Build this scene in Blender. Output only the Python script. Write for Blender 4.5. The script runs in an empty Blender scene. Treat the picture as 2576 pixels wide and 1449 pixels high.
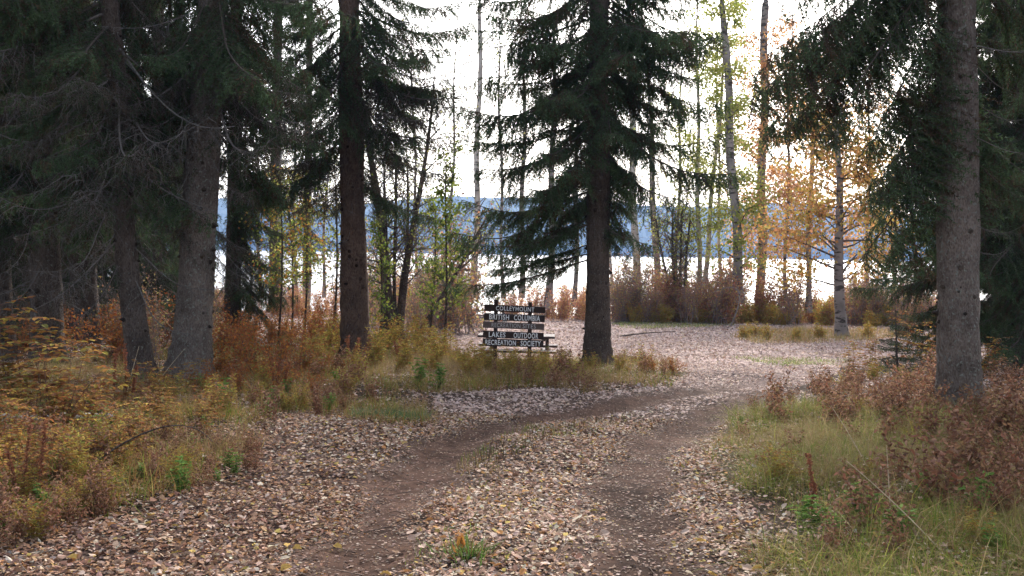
import bpy, math, random
import numpy as np
from mathutils import Matrix, Vector

rng = np.random.default_rng(7)
random.seed(7)
SC = bpy.context.scene
COL = SC.collection
R = math.radians

# ------------------------------------------------------------------ camera
CAM_H, SL = 1.6, 0.033
F_PX, HOR = 2641.0, 632.0          # focal length and horizon row on a 2576 x 1449 picture
PITCH, ROLL = math.atan((724.5 - HOR) / F_PX), R(0.95)
cam_d = bpy.data.cameras.new('camera')
cam_d.sensor_width = 36.0
cam_d.lens = 36.0 * F_PX / 2576.0
cam_d.clip_start, cam_d.clip_end = 0.1, 12000
cam = bpy.data.objects.new('camera', cam_d)
CAM_R = Matrix.Rotation(R(90) - PITCH, 3, 'X') @ Matrix.Rotation(ROLL, 3, 'Z')
cam.matrix_world = Matrix.Translation((0, 0, CAM_H)) @ CAM_R.to_4x4()
COL.objects.link(cam)
SC.camera = cam

# ------------------------------------------------------------------ light
SUN_EL, SUN_AZ = R(34), R(14)      # azimuth clockwise from +Y
world = bpy.data.worlds.new('World')
SC.world = world
world.use_nodes = True
wn, wl = world.node_tree.nodes, world.node_tree.links
wn.clear()
sky = wn.new('ShaderNodeTexSky')
sky.sky_type = 'NISHITA'
sky.sun_disc = False
sky.sun_elevation, sky.sun_rotation = SUN_EL, SUN_AZ
sky.air_density, sky.dust_density, sky.ozone_density = 1.0, 3.5, 1.0
bg = wn.new('ShaderNodeBackground')
bg.inputs['Strength'].default_value = 0.15
wo = wn.new('ShaderNodeOutputWorld')
bw = wn.new('ShaderNodeRGBToBW')
wl.new(sky.outputs[0], bw.inputs[0])
veil = wn.new('ShaderNodeMix'); veil.data_type = 'RGBA'          # thin white cloud over the whole sky
veil.inputs[0].default_value = 0.55
wl.new(sky.outputs[0], veil.inputs[6]); wl.new(bw.outputs[0], veil.inputs[7])
wl.new(veil.outputs[2], bg.inputs['Color'])
wl.new(bg.outputs[0], wo.inputs['Surface'])
sun_d = bpy.data.lights.new('sun', 'SUN')
sun_d.energy = 2.1
sun_d.angle = R(10)
sun_d.color = (1.0, 0.975, 0.94)
sun = bpy.data.objects.new('sun', sun_d)
sdir = Vector((math.sin(SUN_AZ) * math.cos(SUN_EL), math.cos(SUN_AZ) * math.cos(SUN_EL), math.sin(SUN_EL)))
sun.rotation_euler = sdir.to_track_quat('Z', 'Y').to_euler()
COL.objects.link(sun)
SC.view_settings.view_transform = 'Standard'
SC.view_settings.look = 'None'
SC.view_settings.gamma = 1.0
SC.view_settings.exposure = 1.8
SC.view_settings.use_curve_mapping = False
SC.render.engine = 'CYCLES'
SC.cycles.max_bounces = 6
SC.cycles.diffuse_bounces = 4
SC.cycles.glossy_bounces = 2
SC.cycles.transmission_bounces = 4
SC.cycles.volume_bounces = 0
SC.cycles.use_denoising = True
SC.cycles.sample_clamp_indirect = 6.0
HAZE = True

# ------------------------------------------------------------------ placing by sight lines
def ray(px, py):
    return CAM_R @ Vector(((px - 1288) / F_PX, -(py - 724.5) / F_PX, -1.0))
def ground(px, py):                 # sight line meets the sloping ground
    d = ray(px, py)
    t = CAM_H / (-SL * d.y - d.z)
    if t < 0 or d.y * t > 55.0: t = 55.0 / d.y       # beyond the brow of the bank: stand it on the brow
    return Vector((d.x * t, d.y * t, -SL * d.y * t))
def at(px, py, Y):
    d = ray(px, py)
    t = Y / d.y
    return Vector((d.x * t, Y, CAM_H + d.z * t))
def gpoly(pts):
    return np.array([ground(*p)[:2] for p in pts])

RUT_L = gpoly([(840, 1500), (900, 1400), (960, 1290), (1045, 1190), (1160, 1110), (1330, 1055), (1560, 1020), (1760, 990), (1900, 965), (2010, 945)])
RUT_R = gpoly([(1640, 1520), (1625, 1400), (1590, 1260), (1605, 1190), (1640, 1130), (1720, 1075), (1820, 1035), (1930, 1000), (2040, 968), (2120, 945)])

def dist_poly(x, y, poly):
    best = np.full(x.shape, 1e9)
    for a, b in zip(poly[:-1], poly[1:]):
        ab = b - a
        t = np.clip(((x - a[0]) * ab[0] + (y - a[1]) * ab[1]) / (ab @ ab), 0, 1)
        best = np.minimum(best, np.hypot(x - a[0] - t * ab[0], y - a[1] - t * ab[1]))
    return best
def inside(x, y, poly):
    r = np.zeros(x.shape, bool)
    n = len(poly)
    for i in range(n):
        x0, y0 = poly[i]; x1, y1 = poly[(i + 1) % n]
        c = ((y0 > y) != (y1 > y))
        with np.errstate(divide='ignore', invalid='ignore'):
            r ^= c & (x < (x1 - x0) * (y - y0) / (y1 - y0) + x0)
    return r
def vnoise(x, y, s, seed=0):
    x, y = np.asarray(x, float) * s, np.asarray(y, float) * s
    xi, yi = np.floor(x), np.floor(y)
    fx, fy = x - xi, y - yi
    fx, fy = fx * fx * (3 - 2 * fx), fy * fy * (3 - 2 * fy)
    def h(i, j):
        v = np.sin(i * 127.1 + j * 311.7 + seed * 74.7) * 43758.5453
        return v - np.floor(v)
    return (h(xi, yi) * (1 - fx) + h(xi + 1, yi) * fx) * (1 - fy) + (h(xi, yi + 1) * (1 - fx) + h(xi + 1, yi + 1) * fx) * fy
def sstep(a, b, v):
    t = np.clip((v - a) / (b - a), 0, 1)
    return t * t * (3 - 2 * t)
EDGE_Y = 56.0
def Hgt(x, y):
    x, y = np.asarray(x, float), np.asarray(y, float)
    z = -SL * np.minimum(y, EDGE_Y)
    z = z - 6.0 * sstep(EDGE_Y + 1.0, EDGE_Y + 18, y)
    near = sstep(60, 20, y)
    z = z + (vnoise(x, y, 0.45, 1) - 0.5) * 0.12 * near + (vnoise(x, y, 1.9, 2) - 0.5) * 0.05 * near
    dl, dr = dist_poly(x, y, RUT_L), dist_poly(x, y, RUT_R)
    fade = sstep(24, 15, y)
    z = z - 0.055 * fade * (np.exp(-(dl / 0.26) ** 2) + np.exp(-(dr / 0.26) ** 2))
    z = z + 0.05 * sstep(0.5, 1.6, np.minimum(dl, dr)) * sstep(24, 15, y)
    return z
def gz(p):
    return Vector((p[0], p[1], float(Hgt(p[0], p[1]))))
def gnd(px, py):
    return gz(ground(px, py))

LEFT = gpoly([(-700, 1470), (0, 1410), (320, 1325), (540, 1225), (670, 1100), (780, 1035), (860, 1085), (980, 1090), (1085, 1070), (1090, 1005), (1340, 985),
              (1500, 1000), (1690, 975), (1725, 945), (1620, 905), (1570, 890), (1480, 905), (1380, 905), (1200, 905), (1100, 870), (940, 835), (700, 830), (300, 850), (-900, 850)])
RIGHT = gpoly([(2130, 925), (2020, 965), (1950, 990), (1850, 1050), (1795, 1110), (1815, 1210), (1920, 1320), (1960, 1500), (2040, 1700), (3000, 1700), (3300, 900), (2300, 895)])
ISLAND = gpoly([(1840, 850), (1880, 836), (2010, 828), (2200, 828), (2290, 845), (2200, 862), (2050, 868), (1900, 868)])
STRIPS = [gpoly([(1850, 905), (1950, 900), (2140, 902), (2140, 920), (2000, 926), (1880, 922)]),
          gpoly([(1530, 806), (1640, 803), (1800, 806), (1870, 812), (1840, 822), (1650, 828), (1560, 826)])]

# ------------------------------------------------------------------ mesh building
class MB:
    def __init__(s):
        s.V, s.C, s.F, s.n = [], [], [], 0
    def add(s, v, faces, mat=0, col=(1, 1, 1), smooth=False):
        v = np.asarray(v, float).reshape(-1, 3)
        c = np.asarray(col, float)
        c = np.broadcast_to(c, (len(v), 3))
        s.V.append(v); s.C.append(c)
        s.F.append((np.asarray(faces, np.int64) + s.n, mat, smooth))
        s.n += len(v)
    def mesh(s, name, mats):
        me = bpy.data.meshes.new(name)
        v = np.concatenate(s.V); c = np.concatenate(s.C)
        me.vertices.add(len(v)); me.vertices.foreach_set('co', v.astype(np.float32).ravel())
        loops = np.concatenate([f.ravel() for f, _, _ in s.F])
        tot = np.concatenate([np.full(len(f), f.shape[1]) for f, _, _ in s.F])
        mi = np.concatenate([np.full(len(f), m) for f, m, _ in s.F])
        sm = np.concatenate([np.full(len(f), k) for f, _, k in s.F])
        me.loops.add(len(loops)); me.loops.foreach_set('vertex_index', loops.astype(np.int32))
        me.polygons.add(len(tot))
        me.polygons.foreach_set('loop_start', (np.cumsum(tot) - tot).astype(np.int32))
        me.polygons.foreach_set('material_index', mi.astype(np.int32))
        me.polygons.foreach_set('use_smooth', sm.astype(bool))
        a = me.attributes.new('Col', 'FLOAT_COLOR', 'POINT')
        a.data.foreach_set('color', np.c_[c, np.ones(len(c))].astype(np.float32).ravel())
        for m in mats: me.materials.append(m)
        me.update(calc_edges=True)
        return me
    def obj(s, name, mats, parent=None, loc=None):
        o = bpy.data.objects.new(name, s.mesh(name, mats))
        COL.objects.link(o)
        if parent: o.parent = parent
        if loc is not None: o.location = loc
        return o
    # shapes
    def tube(s, P, r, n=6, mat=0, col=(1, 1, 1), cap=True, rn=None):
        P = np.asarray(P, float); k = len(P)
        r = np.broadcast_to(np.asarray(r, float), (k,))
        T = np.gradient(P, axis=0)
        T /= np.linalg.norm(T, axis=1)[:, None] + 1e-9
        ref = np.array([1.0, 0.13, 0.07]) if abs(T[:, 0]).mean() < 0.7 else np.array([0.05, 1.0, 0.1])
        A = np.cross(T, ref); A /= np.linalg.norm(A, axis=1)[:, None] + 1e-9
        B = np.cross(T, A)
        th = np.linspace(0, 2 * np.pi, n, endpoint=False)
        rr = r[:, None] * (np.ones((k, n)) if rn is None else rn)
        V = P[:, None] + rr[..., None] * (A[:, None] * np.cos(th)[None, :, None] + B[:, None] * np.sin(th)[None, :, None])
        i, j = np.meshgrid(np.arange(k - 1), np.arange(n), indexing='ij')
        j2 = (j + 1) % n
        Q = np.stack([i * n + j, i * n + j2, (i + 1) * n + j2, (i + 1) * n + j], -1).reshape(-1, 4)
        s.add(V.reshape(-1, 3), Q, mat, col, True)
        if cap:
            f = np.arange(n)[None]
            s.add(V[-1], f, mat, col if np.ndim(col) == 1 else np.asarray(col)[-1:], False)
    def box(s, c, d, mat=0, col=(1, 1, 1), M=None, bev=0.004):
        c = np.array(c, float); h = np.array(d, float) / 2
        b = min(bev, h.min() * 0.4)
        V = []
        for sx in (-1, 1):
            for sy in (-1, 1):
                for sz in (-1, 1):
                    sg = np.array([sx, sy, sz], float)
                    for ax in range(3):
                        p = h - b; p[ax] = h[ax]
                        V.append(sg * p)
        V = np.array(V)
        idx = lambda sx, sy, sz, ax: ((sx * 2 + sy) * 2 + sz) * 3 + ax
        Q, T = [], []
        for ax in range(3):
            for sg in (0, 1):
                q = []
                for a, b2 in ((0, 0), (1, 0), (1, 1), (0, 1)):
                    k = [0, 0, 0]; k[ax] = sg; k[(ax + 1) % 3] = a; k[(ax + 2) % 3] = b2
                    q.append(idx(*k, ax))
                Q.append(q if sg else q[::-1])
        for ax in range(3):             # bevelled edges along ax
            a1, a2 = (ax + 1) % 3, (ax + 2) % 3
            for s1 in (0, 1):
                for s2 in (0, 1):
                    def k(e):
                        v = [0, 0, 0]; v[ax] = e; v[a1] = s1; v[a2] = s2; return v
                    Q.append([idx(*k(0), a1), idx(*k(1), a1), idx(*k(1), a2), idx(*k(0), a2)])
        for q in range(8):
            T.append([q * 3, q * 3 + 1, q * 3 + 2])
        V = V + c
        if M is not None:
            V = np.array([M @ Vector(p) for p in V])
        o = s.n
        s.add(V, Q, mat, col)
        s.F.append((np.array(T) + o, mat, False))
    def leaves(s, P, A, N, L, W, col, fold=0.15, curl=0.0, mat=0, simple=False):
        P = np.asarray(P, float); n = len(P)
        if n == 0: return
        A = A / (np.linalg.norm(A, axis=1)[:, None] + 1e-9)
        S = np.cross(A, N); S /= np.linalg.norm(S, axis=1)[:, None] + 1e-9
        N = np.cross(S, A)
        L = np.broadcast_to(L, (n,))[:, None]; W = np.broadcast_to(W, (n,))[:, None]
        fold = np.broadcast_to(fold, (n,))[:, None]; curl = np.broadcast_to(curl, (n,))[:, None]
        col = np.broadcast_to(col, (n, 3))
        if simple:
            V = np.stack([P, P + A * .45 * L + S * .5 * W + N * fold * W, P + A * L + N * curl * L, P + A * .45 * L - S * .5 * W + N * fold * W], 1)
            s.add(V.reshape(-1, 3), np.arange(n)[:, None] * 4 + np.arange(4)[None], mat, np.repeat(col, 4, 0))
            return
        up = N * fold * W
        V = np.stack([P, P + A * .28 * L + S * .46 * W + up, P + A * .68 * L + S * .42 * W + up + N * curl * L * .4, P + A * L + N * curl * L,
                      P + A * .68 * L - S * .42 * W + up + N * curl * L * .4, P + A * .28 * L - S * .46 * W + up], 1)
        b = np.arange(n)[:, None] * 6
        Q = np.concatenate([b + np.array([[0, 1, 2, 3]]), b + np.array([[0, 3, 4, 5]])])
        s.add(V.reshape(-1, 3), Q, mat, np.repeat(col, 6, 0))
    def blades(s, P, H, D, bend, W, col, mat=0):
        P = np.asarray(P, float); n = len(P)
        H = H[:, None]; bend = bend[:, None]; W = W[:, None]
        D3 = np.c_[D, np.zeros(n)]
        S = np.c_[-D[:, 1], D[:, 0], np.zeros(n)]
        th = rng.uniform(-1, 1, n)[:, None]
        S = S * np.cos(th) + D3 * np.sin(th)
        out = []
        for t, w in ((0, 1), (.4, .85), (.75, .55), (1, 0)):
            c = P + np.array([0, 0, 1.0]) * H * (t - .45 * bend * t * t) + D3 * H * bend * t * t
            if w: out += [c - S * W * w / 2, c + S * W * w / 2]
            else: out.append(c)
        V = np.stack(out, 1)
        b = np.arange(n)[:, None] * 7
        s.add(V.reshape(-1, 3), np.concatenate([b + np.array([[0, 1, 3, 2]]), b + np.array([[2, 3, 5, 4]])]), mat, np.repeat(col, 7, 0))
        o = s.n - len(V.reshape(-1, 3))
        s.F.append((b + np.array([[4, 5, 6]]) + o, mat, False))

def unit(a):
    return a / (np.linalg.norm(a, axis=-1, keepdims=True) + 1e-9)
def rdirs(n):
    return unit(rng.normal(size=(n, 3)))
def pal(cols, n, var=0.2, w=None):
    cols = np.array(cols)
    c = cols[rng.choice(len(cols), n, p=w)]
    return np.clip(c * rng.uniform(1 - var, 1 + var, (n, 1)) * rng.uniform(.93, 1.07, (n, 3)), 0.004, 0.95)
def bez(p0, p1, p2, n):
    t = np.linspace(0, 1, n)[:, None]
    p0, p1, p2 = (np.asarray(p, float) for p in (p0, p1, p2))
    return (1 - t) ** 2 * p0 + 2 * t * (1 - t) * p1 + t * t * p2

# ------------------------------------------------------------------ materials
def material(name, rough=0.85, spec=0.25):
    m = bpy.data.materials.new(name); m.use_nodes = True
    nt = m.node_tree; b = nt.nodes['Principled BSDF']
    b.inputs['Roughness'].default_value = rough
    b.inputs['Specular IOR Level'].default_value = spec
    return m, nt, b
def N(nt, t, **kw):
    n = nt.nodes.new(t)
    for k, v in kw.items():
        if k in n.inputs: n.inputs[k].default_value = v
        else: setattr(n, k, v)
    return n
def ramp(nt, stops):
    r = nt.nodes.new('ShaderNodeValToRGB')
    e = r.color_ramp.elements
    while len(e) < len(stops): e.new(0.5)
    for q, (p, c) in zip(e, stops):
        q.position = p; q.color = (*c, 1)
    return r
def attr_mat(name, rough=0.8, trans=0.0, spec=0.2, var=0.25, scale=30):
    m, nt, b = material(name, rough, spec)
    a = N(nt, 'ShaderNodeAttribute', attribute_name='Col')
    tx = N(nt, 'ShaderNodeTexCoord')
    no = N(nt, 'ShaderNodeTexNoise', Scale=scale, Detail=3.0)
    nt.links.new(tx.outputs['Object'], no.inputs['Vector'])
    mr = N(nt, 'ShaderNodeMapRange'); mr.inputs['From Min'].default_value = .3; mr.inputs['From Max'].default_value = .7
    mr.inputs['To Min'].default_value = 1 - var; mr.inputs['To Max'].default_value = 1 + var
    nt.links.new(no.outputs[0], mr.inputs[0])
    mx = N(nt, 'ShaderNodeVectorMath', operation='SCALE')
    nt.links.new(a.outputs['Color'], mx.inputs[0]); nt.links.new(mr.outputs[0], mx.inputs['Scale'])
    nt.links.new(mx.outputs[0], b.inputs['Base Color'])
    if trans:
        t = N(nt, 'ShaderNodeBsdfTranslucent')
        nt.links.new(mx.outputs[0], t.inputs['Color'])
        ms = N(nt, 'ShaderNodeMixShader'); ms.inputs[0].default_value = trans
        nt.links.new(b.outputs[0], ms.inputs[1]); nt.links.new(t.outputs[0], ms.inputs[2])
        nt.links.new(ms.outputs[0], nt.nodes['Material Output'].inputs['Surface'])
    return m
def bark_mat(name, c0, c1, c2, scale=1.0, bump=0.6, lich=(.16, .16, .14), lich_amt=0.62):
    m, nt, b = material(name, 0.95, 0.1)
    tx = N(nt, 'ShaderNodeTexCoord')
    mp = N(nt, 'ShaderNodeMapping'); mp.inputs['Scale'].default_value = (1, 1, 0.45)
    nt.links.new(tx.outputs['Object'], mp.inputs[0])
    vo = N(nt, 'ShaderNodeTexVoronoi', Scale=52 * scale)
    n1 = N(nt, 'ShaderNodeTexNoise', Scale=14 * scale, Detail=8.0, Roughness=.7)
    n2 = N(nt, 'ShaderNodeTexNoise', Scale=2.2, Detail=4.0)
    n3 = N(nt, 'ShaderNodeTexNoise', Scale=26.0, Detail=5.0)
    for n in (vo, n1): nt.links.new(mp.outputs[0], n.inputs['Vector'])
    for n in (n2, n3): nt.links.new(tx.outputs['Object'], n.inputs['Vector'])
    ad = N(nt, 'ShaderNodeMath', operation='MULTIPLY_ADD'); ad.inputs[1].default_value = 0.55
    nt.links.new(vo.outputs['Distance'], ad.inputs[0]); nt.links.new(n1.outputs[0], ad.inputs[2])
    rp = ramp(nt, [(.35, c0), (.62, c1), (.95, c2)])
    nt.links.new(ad.outputs[0], rp.inputs[0])
    r2 = ramp(nt, [(.3, (.6, .58, .56)), (.7, (1.25, 1.2, 1.15))])
    nt.links.new(n2.outputs[0], r2.inputs[0])
    mu = N(nt, 'ShaderNodeMix', data_type='RGBA', blend_type='MULTIPLY'); mu.inputs[0].default_value = 1
    nt.links.new(rp.outputs[0], mu.inputs[6]); nt.links.new(r2.outputs[0], mu.inputs[7])
    r3 = ramp(nt, [(lich_amt, (0, 0, 0)), (lich_amt + .06, (1, 1, 1))])
    nt.links.new(n3.outputs[0], r3.inputs[0])
    ml = N(nt, 'ShaderNodeMix', data_type='RGBA')
    nt.links.new(r3.outputs[0], ml.inputs[0]); nt.links.new(mu.outputs[2], ml.inputs[6]); ml.inputs[7].default_value = (*lich, 1)
    at_ = N(nt, 'ShaderNodeAttribute', attribute_name='Col')
    mc = N(nt, 'ShaderNodeMix', data_type='RGBA', blend_type='MULTIPLY'); mc.inputs[0].default_value = 1
    nt.links.new(ml.outputs[2], mc.inputs[6]); nt.links.new(at_.outputs['Color'], mc.inputs[7])
    nt.links.new(mc.outputs[2], b.inputs['Base Color'])
    bp = N(nt, 'ShaderNodeBump', Strength=min(1, bump * 1.5), Distance=0.05)
    nt.links.new(ad.outputs[0], bp.inputs['Height']); nt.links.new(bp.outputs[0], b.inputs['Normal'])
    return m
def aspen_mat(name, pale, dark, bands=0.56):
    m, nt, b = material(name, 0.8, 0.2)
    tx = N(nt, 'ShaderNodeTexCoord')
    mp = N(nt, 'ShaderNodeMapping'); mp.inputs['Scale'].default_value = (3, 3, 9)
    nt.links.new(tx.outputs['Object'], mp.inputs[0])
    n1 = N(nt, 'ShaderNodeTexNoise', Scale=1.0, Detail=5.0)
    n2 = N(nt, 'ShaderNodeTexNoise', Scale=1.3, Detail=6.0)
    nt.links.new(mp.outputs[0], n1.inputs['Vector']); nt.links.new(tx.outputs['Object'], n2.inputs['Vector'])
    r1 = ramp(nt, [(bands, pale), (bands + .07, dark)])
    nt.links.new(n1.outputs[0], r1.inputs[0])
    r2 = ramp(nt, [(.3, (.55, .52, .5)), (.65, (1.1, 1.08, 1.05))])
    nt.links.new(n2.outputs[0], r2.inputs[0])
    mu = N(nt, 'ShaderNodeMix', data_type='RGBA', blend_type='MULTIPLY'); mu.inputs[0].default_value = 1
    nt.links.new(r1.outputs[0], mu.inputs[6]); nt.links.new(r2.outputs[0], mu.inputs[7])
    nt.links.new(mu.outputs[2], b.inputs['Base Color'])
    bp = N(nt, 'ShaderNodeBump', Strength=.5, Distance=0.02)
    nt.links.new(n1.outputs[0], bp.inputs['Height']); nt.links.new(bp.outputs[0], b.inputs['Normal'])
    return m
def wood_mat(name, c0, c1, sc=(3, 40, 40)):
    m, nt, b = material(name, 0.75, 0.2)
    tx = N(nt, 'ShaderNodeTexCoord')
    mp = N(nt, 'ShaderNodeMapping'); mp.inputs['Scale'].default_value = sc
    nt.links.new(tx.outputs['Object'], mp.inputs[0])
    n1 = N(nt, 'ShaderNodeTexNoise', Scale=1.5, Detail=7.0, Roughness=.65)
    nt.links.new(mp.outputs[0], n1.inputs['Vector'])
    rp = ramp(nt, [(.3, c0), (.72, c1)])
    nt.links.new(n1.outputs[0], rp.inputs[0])
    at_ = N(nt, 'ShaderNodeAttribute', attribute_name='Col')
    mc = N(nt, 'ShaderNodeMix', data_type='RGBA', blend_type='MULTIPLY'); mc.inputs[0].default_value = 1
    nt.links.new(rp.outputs[0], mc.inputs[6]); nt.links.new(at_.outputs['Color'], mc.inputs[7])
    nt.links.new(mc.outputs[2], b.inputs['Base Color'])
    bp = N(nt, 'ShaderNodeBump', Strength=.4, Distance=0.006)
    nt.links.new(n1.outputs[0], bp.inputs['Height']); nt.links.new(bp.outputs[0], b.inputs['Normal'])
    return m

M_GROUND = attr_mat('ground_soil', .95, 0, .03, .45, 9)
M_GROUND.node_tree.nodes['Noise Texture'].inputs['Detail'].default_value = 9
M_LEAF = attr_mat('leaf', .8, .38, .06, .2, 40)
M_LITTER = attr_mat('litter_leaf', .85, .12, .08, .2, 60)
M_GRASS = attr_mat('grass_blade', .85, .32, .03, .15, 15)
M_NEEDLE = attr_mat('needle', .85, .2, .05, .35, 7)
M_TWIG = attr_mat('twig_wood', .95, 0, .1, .35, 40)
M_BARK = bark_mat('bark_grey', (.05, .038, .031), (.135, .105, .09), (.20, .165, .145), 1.05, .7, (.2, .2, .17), .58)
M_BARK_RED = bark_mat('bark_reddish', (.028, .018, .014), (.085, .054, .043), (.13, .09, .07), .8, .8, (.17, .15, .14), .68)
M_BARK_DK = bark_mat('bark_dark', (.026, .019, .016), (.072, .054, .045), (.115, .092, .08))
M_ASP = aspen_mat('bark_aspen_pale', (.52, .48, .43), (.10, .085, .075), .57)
M_ASP2 = aspen_mat('bark_aspen_grey', (.28, .25, .235), (.07, .06, .055), .53)
M_SIGN = wood_mat('sign_board_stain', (.022, .0125, .0105), (.047, .028, .024))
M_SIGN2 = wood_mat('sign_board_faded', (.06, .041, .036), (.12, .088, .08))
M_PAINT = wood_mat('lettering_paint', (.62, .61, .62), (.85, .84, .85))
M_PAINT2 = wood_mat('lettering_worn', (.36, .34, .34), (.62, .6, .6))
M_TABLE = wood_mat('table_planks', (.05, .034, .03), (.125, .09, .082))
M_CONC = wood_mat('concrete', (.27, .25, .23), (.45, .43, .4), (12, 12, 12))

# ------------------------------------------------------------------ tags
def tag(o, label=None, cat=None, group=None, kind=None):
    if label: o['label'] = label
    if cat: o['category'] = cat
    if group: o['group'] = group
    if kind: o['kind'] = kind
    return o
def empty(name, loc, label, cat, group=None):
    o = bpy.data.objects.new(name, None); COL.objects.link(o)
    o.location = loc; o.empty_display_size = .2
    return tag(o, label, cat, group)

# ------------------------------------------------------------------ ground, track, lake, hills, air
def axis_steps(lo, hi, dense_lo, dense_hi, d, grow):
    a = list(np.arange(dense_lo, dense_hi, d))
    st = d; v = a[-1]
    while v < hi:
        st *= grow; v += st; a.append(v)
    st = d; v = a[0]; pre = []
    while v > lo:
        st *= grow; v -= st; pre.append(v)
    return np.array(pre[::-1] + a)
def build_ground():
    xs = axis_steps(-420, 420, -5.5, 6.5, .055, 1.06)
    ys = axis_steps(-80, 110, 4.5, 20, .06, 1.05)
    X, Y = np.meshgrid(xs, ys, indexing='ij')
    Z = Hgt(X, Y)
    n, m = X.shape
    dl, dr = dist_poly(X, Y, RUT_L), dist_poly(X, Y, RUT_R)
    wob = (vnoise(X, Y, 3.1, 5) - .5) * .26 + (vnoise(X, Y, .8, 6) - .5) * .2
    fade = sstep(20, 13.5, Y)
    rut = np.maximum(sstep(.38, .15, dl + wob), sstep(.38, .15, dr + wob)) * fade
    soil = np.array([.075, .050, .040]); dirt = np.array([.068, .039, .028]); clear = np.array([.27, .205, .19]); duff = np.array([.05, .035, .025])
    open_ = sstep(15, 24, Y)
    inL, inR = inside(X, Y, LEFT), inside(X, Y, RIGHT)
    c = soil + (clear - soil) * open_[..., None]  # clearing soil paled with distance, its brighter light partly put into the colour
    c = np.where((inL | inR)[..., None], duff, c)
    c = c * (1 - rut[..., None]) + dirt * rut[..., None]
    wet = sstep(.34, .1, dr + wob) * sstep(9.8, 8.2, Y) * .5 + sstep(.5, .15, np.hypot((X - ground(1600, 1245)[0]) / .8, (Y - ground(1600, 1245)[1]) / 1.0)) * .35 * sstep(.3, .6, vnoise(X, Y, 5, 9))
    c = c * (1 - wet[..., None])
    c = c * (.7 + .6 * vnoise(X, Y, 1.3, 11))[..., None] * (.75 + .5 * vnoise(X, Y, 7, 12))[..., None]
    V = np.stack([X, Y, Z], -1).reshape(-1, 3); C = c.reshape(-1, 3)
    i, j = np.meshgrid(np.arange(n - 1), np.arange(m - 1), indexing='ij')
    Q = np.stack([i * m + j, (i + 1) * m + j, (i + 1) * m + j + 1, i * m + j + 1], -1).reshape(-1, 4)
    rf = rut.reshape(-1)[Q].mean(1) > .5
    out = []
    for name, sel in (('ground', ~rf), ('dirt_track', rf)):
        q = Q[sel]
        u, inv = np.unique(q, return_inverse=True)
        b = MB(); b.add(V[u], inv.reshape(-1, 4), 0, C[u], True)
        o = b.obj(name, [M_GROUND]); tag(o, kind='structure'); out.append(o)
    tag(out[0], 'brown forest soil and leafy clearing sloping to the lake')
    tag(out[1], 'two bare dirt wheel ruts curving into the clearing')
    return out
GROUND, TRACK = build_ground()

LAKE_Z = -5.0
m, nt, b = material('lake_water', .34, .5)
b.inputs['Base Color'].default_value = (.06, .08, .1, 1)
tx = N(nt, 'ShaderNodeTexCoord'); n1 = N(nt, 'ShaderNodeTexNoise', Scale=.9, Detail=6.0)
nt.links.new(tx.outputs['Object'], n1.inputs['Vector'])
bp = N(nt, 'ShaderNodeBump', Strength=1.0, Distance=.25)
nt.links.new(n1.outputs[0], bp.inputs['Height']); nt.links.new(bp.outputs[0], b.inputs['Normal'])
mb = MB()
gx = np.linspace(-2300, 2300, 24); gy = np.concatenate([[58, 90, 150], np.linspace(250, 2350, 12)])
X, Y = np.meshgrid(gx, gy, indexing='ij'); nn, mm = X.shape
i, j = np.meshgrid(np.arange(nn - 1), np.arange(mm - 1), indexing='ij')
mb.add(np.stack([X, Y, np.full(X.shape, LAKE_Z)], -1).reshape(-1, 3), np.stack([i * mm + j, (i + 1) * mm + j, (i + 1) * mm + j + 1, i * mm + j + 1], -1).reshape(-1, 4))
tag(mb.obj('lake', [m]), 'bright rippled lake beyond the trees', kind='structure')

mh, nt, b = material('hill_forest', .95, .05)
tx = N(nt, 'ShaderNodeTexCoord'); n1 = N(nt, 'ShaderNodeTexNoise', Scale=.02, Detail=8.0)
nt.links.new(tx.outputs['Object'], n1.inputs['Vector'])
rp = ramp(nt, [(.3, (.018, .03, .024)), (.7, (.05, .065, .045))]); nt.links.new(n1.outputs[0], rp.inputs[0]); nt.links.new(rp.outputs[0], b.inputs['Base Color'])
mb = MB()
hx = np.arange(-1800, 1801, 9.0); hy = np.concatenate([np.arange(0, 700, 22.0), [820, 960]])
X, Y = np.meshgrid(hx, hy, indexing='ij')
ridge = 112 + 14 * np.sin(X / 310 + .6) + 9 * np.sin(X / 127 + 2) - .008 * X + 20 * (vnoise(X, Y, .006, 3) - .5)
Zh = ridge * np.sin(np.clip(Y / 560, 0, 1) * np.pi / 2) ** .8 - 40 * sstep(600, 960, Y)
Zh = Zh + (rng.uniform(0, 1, X.shape) * 7 + vnoise(X, Y, .03, 4) * 8) * (Y > 1)
Zh = np.where(Y < 1, -1.0, Zh)
nn, mm = X.shape
i, j = np.meshgrid(np.arange(nn - 1), np.arange(mm - 1), indexing='ij')
shore = 2000 + 60 * np.sin(X / 420)
mb.add(np.stack([X, Y + shore, Zh + LAKE_Z], -1).reshape(-1, 3), np.stack([i * mm + j, (i + 1) * mm + j, (i + 1) * mm + j + 1, i * mm + j + 1], -1).reshape(-1, 4))
tag(mb.obj('hills', [mh]), 'long wooded ridge across the lake fading to blue', kind='structure')

if HAZE:
    mv = bpy.data.materials.new('air'); mv.use_nodes = True
    nt = mv.node_tree; nt.nodes.clear()
    pv = N(nt, 'ShaderNodeVolumePrincipled', Density=.00021)
    pv.inputs['Anisotropy'].default_value = .05
    pv.inputs['Color'].default_value = (.38, .59, 1.0, 1)
    oo = N(nt, 'ShaderNodeOutputMaterial'); nt.links.new(pv.outputs[0], oo.inputs['Volume'])
    hz = MB(); hz.box((0, 1450, 65), (5200, 3400, 170), bev=.0001)
    tag(hz.obj('haze', [mv]), 'pale blue haze over the lake', kind='stuff')

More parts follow.
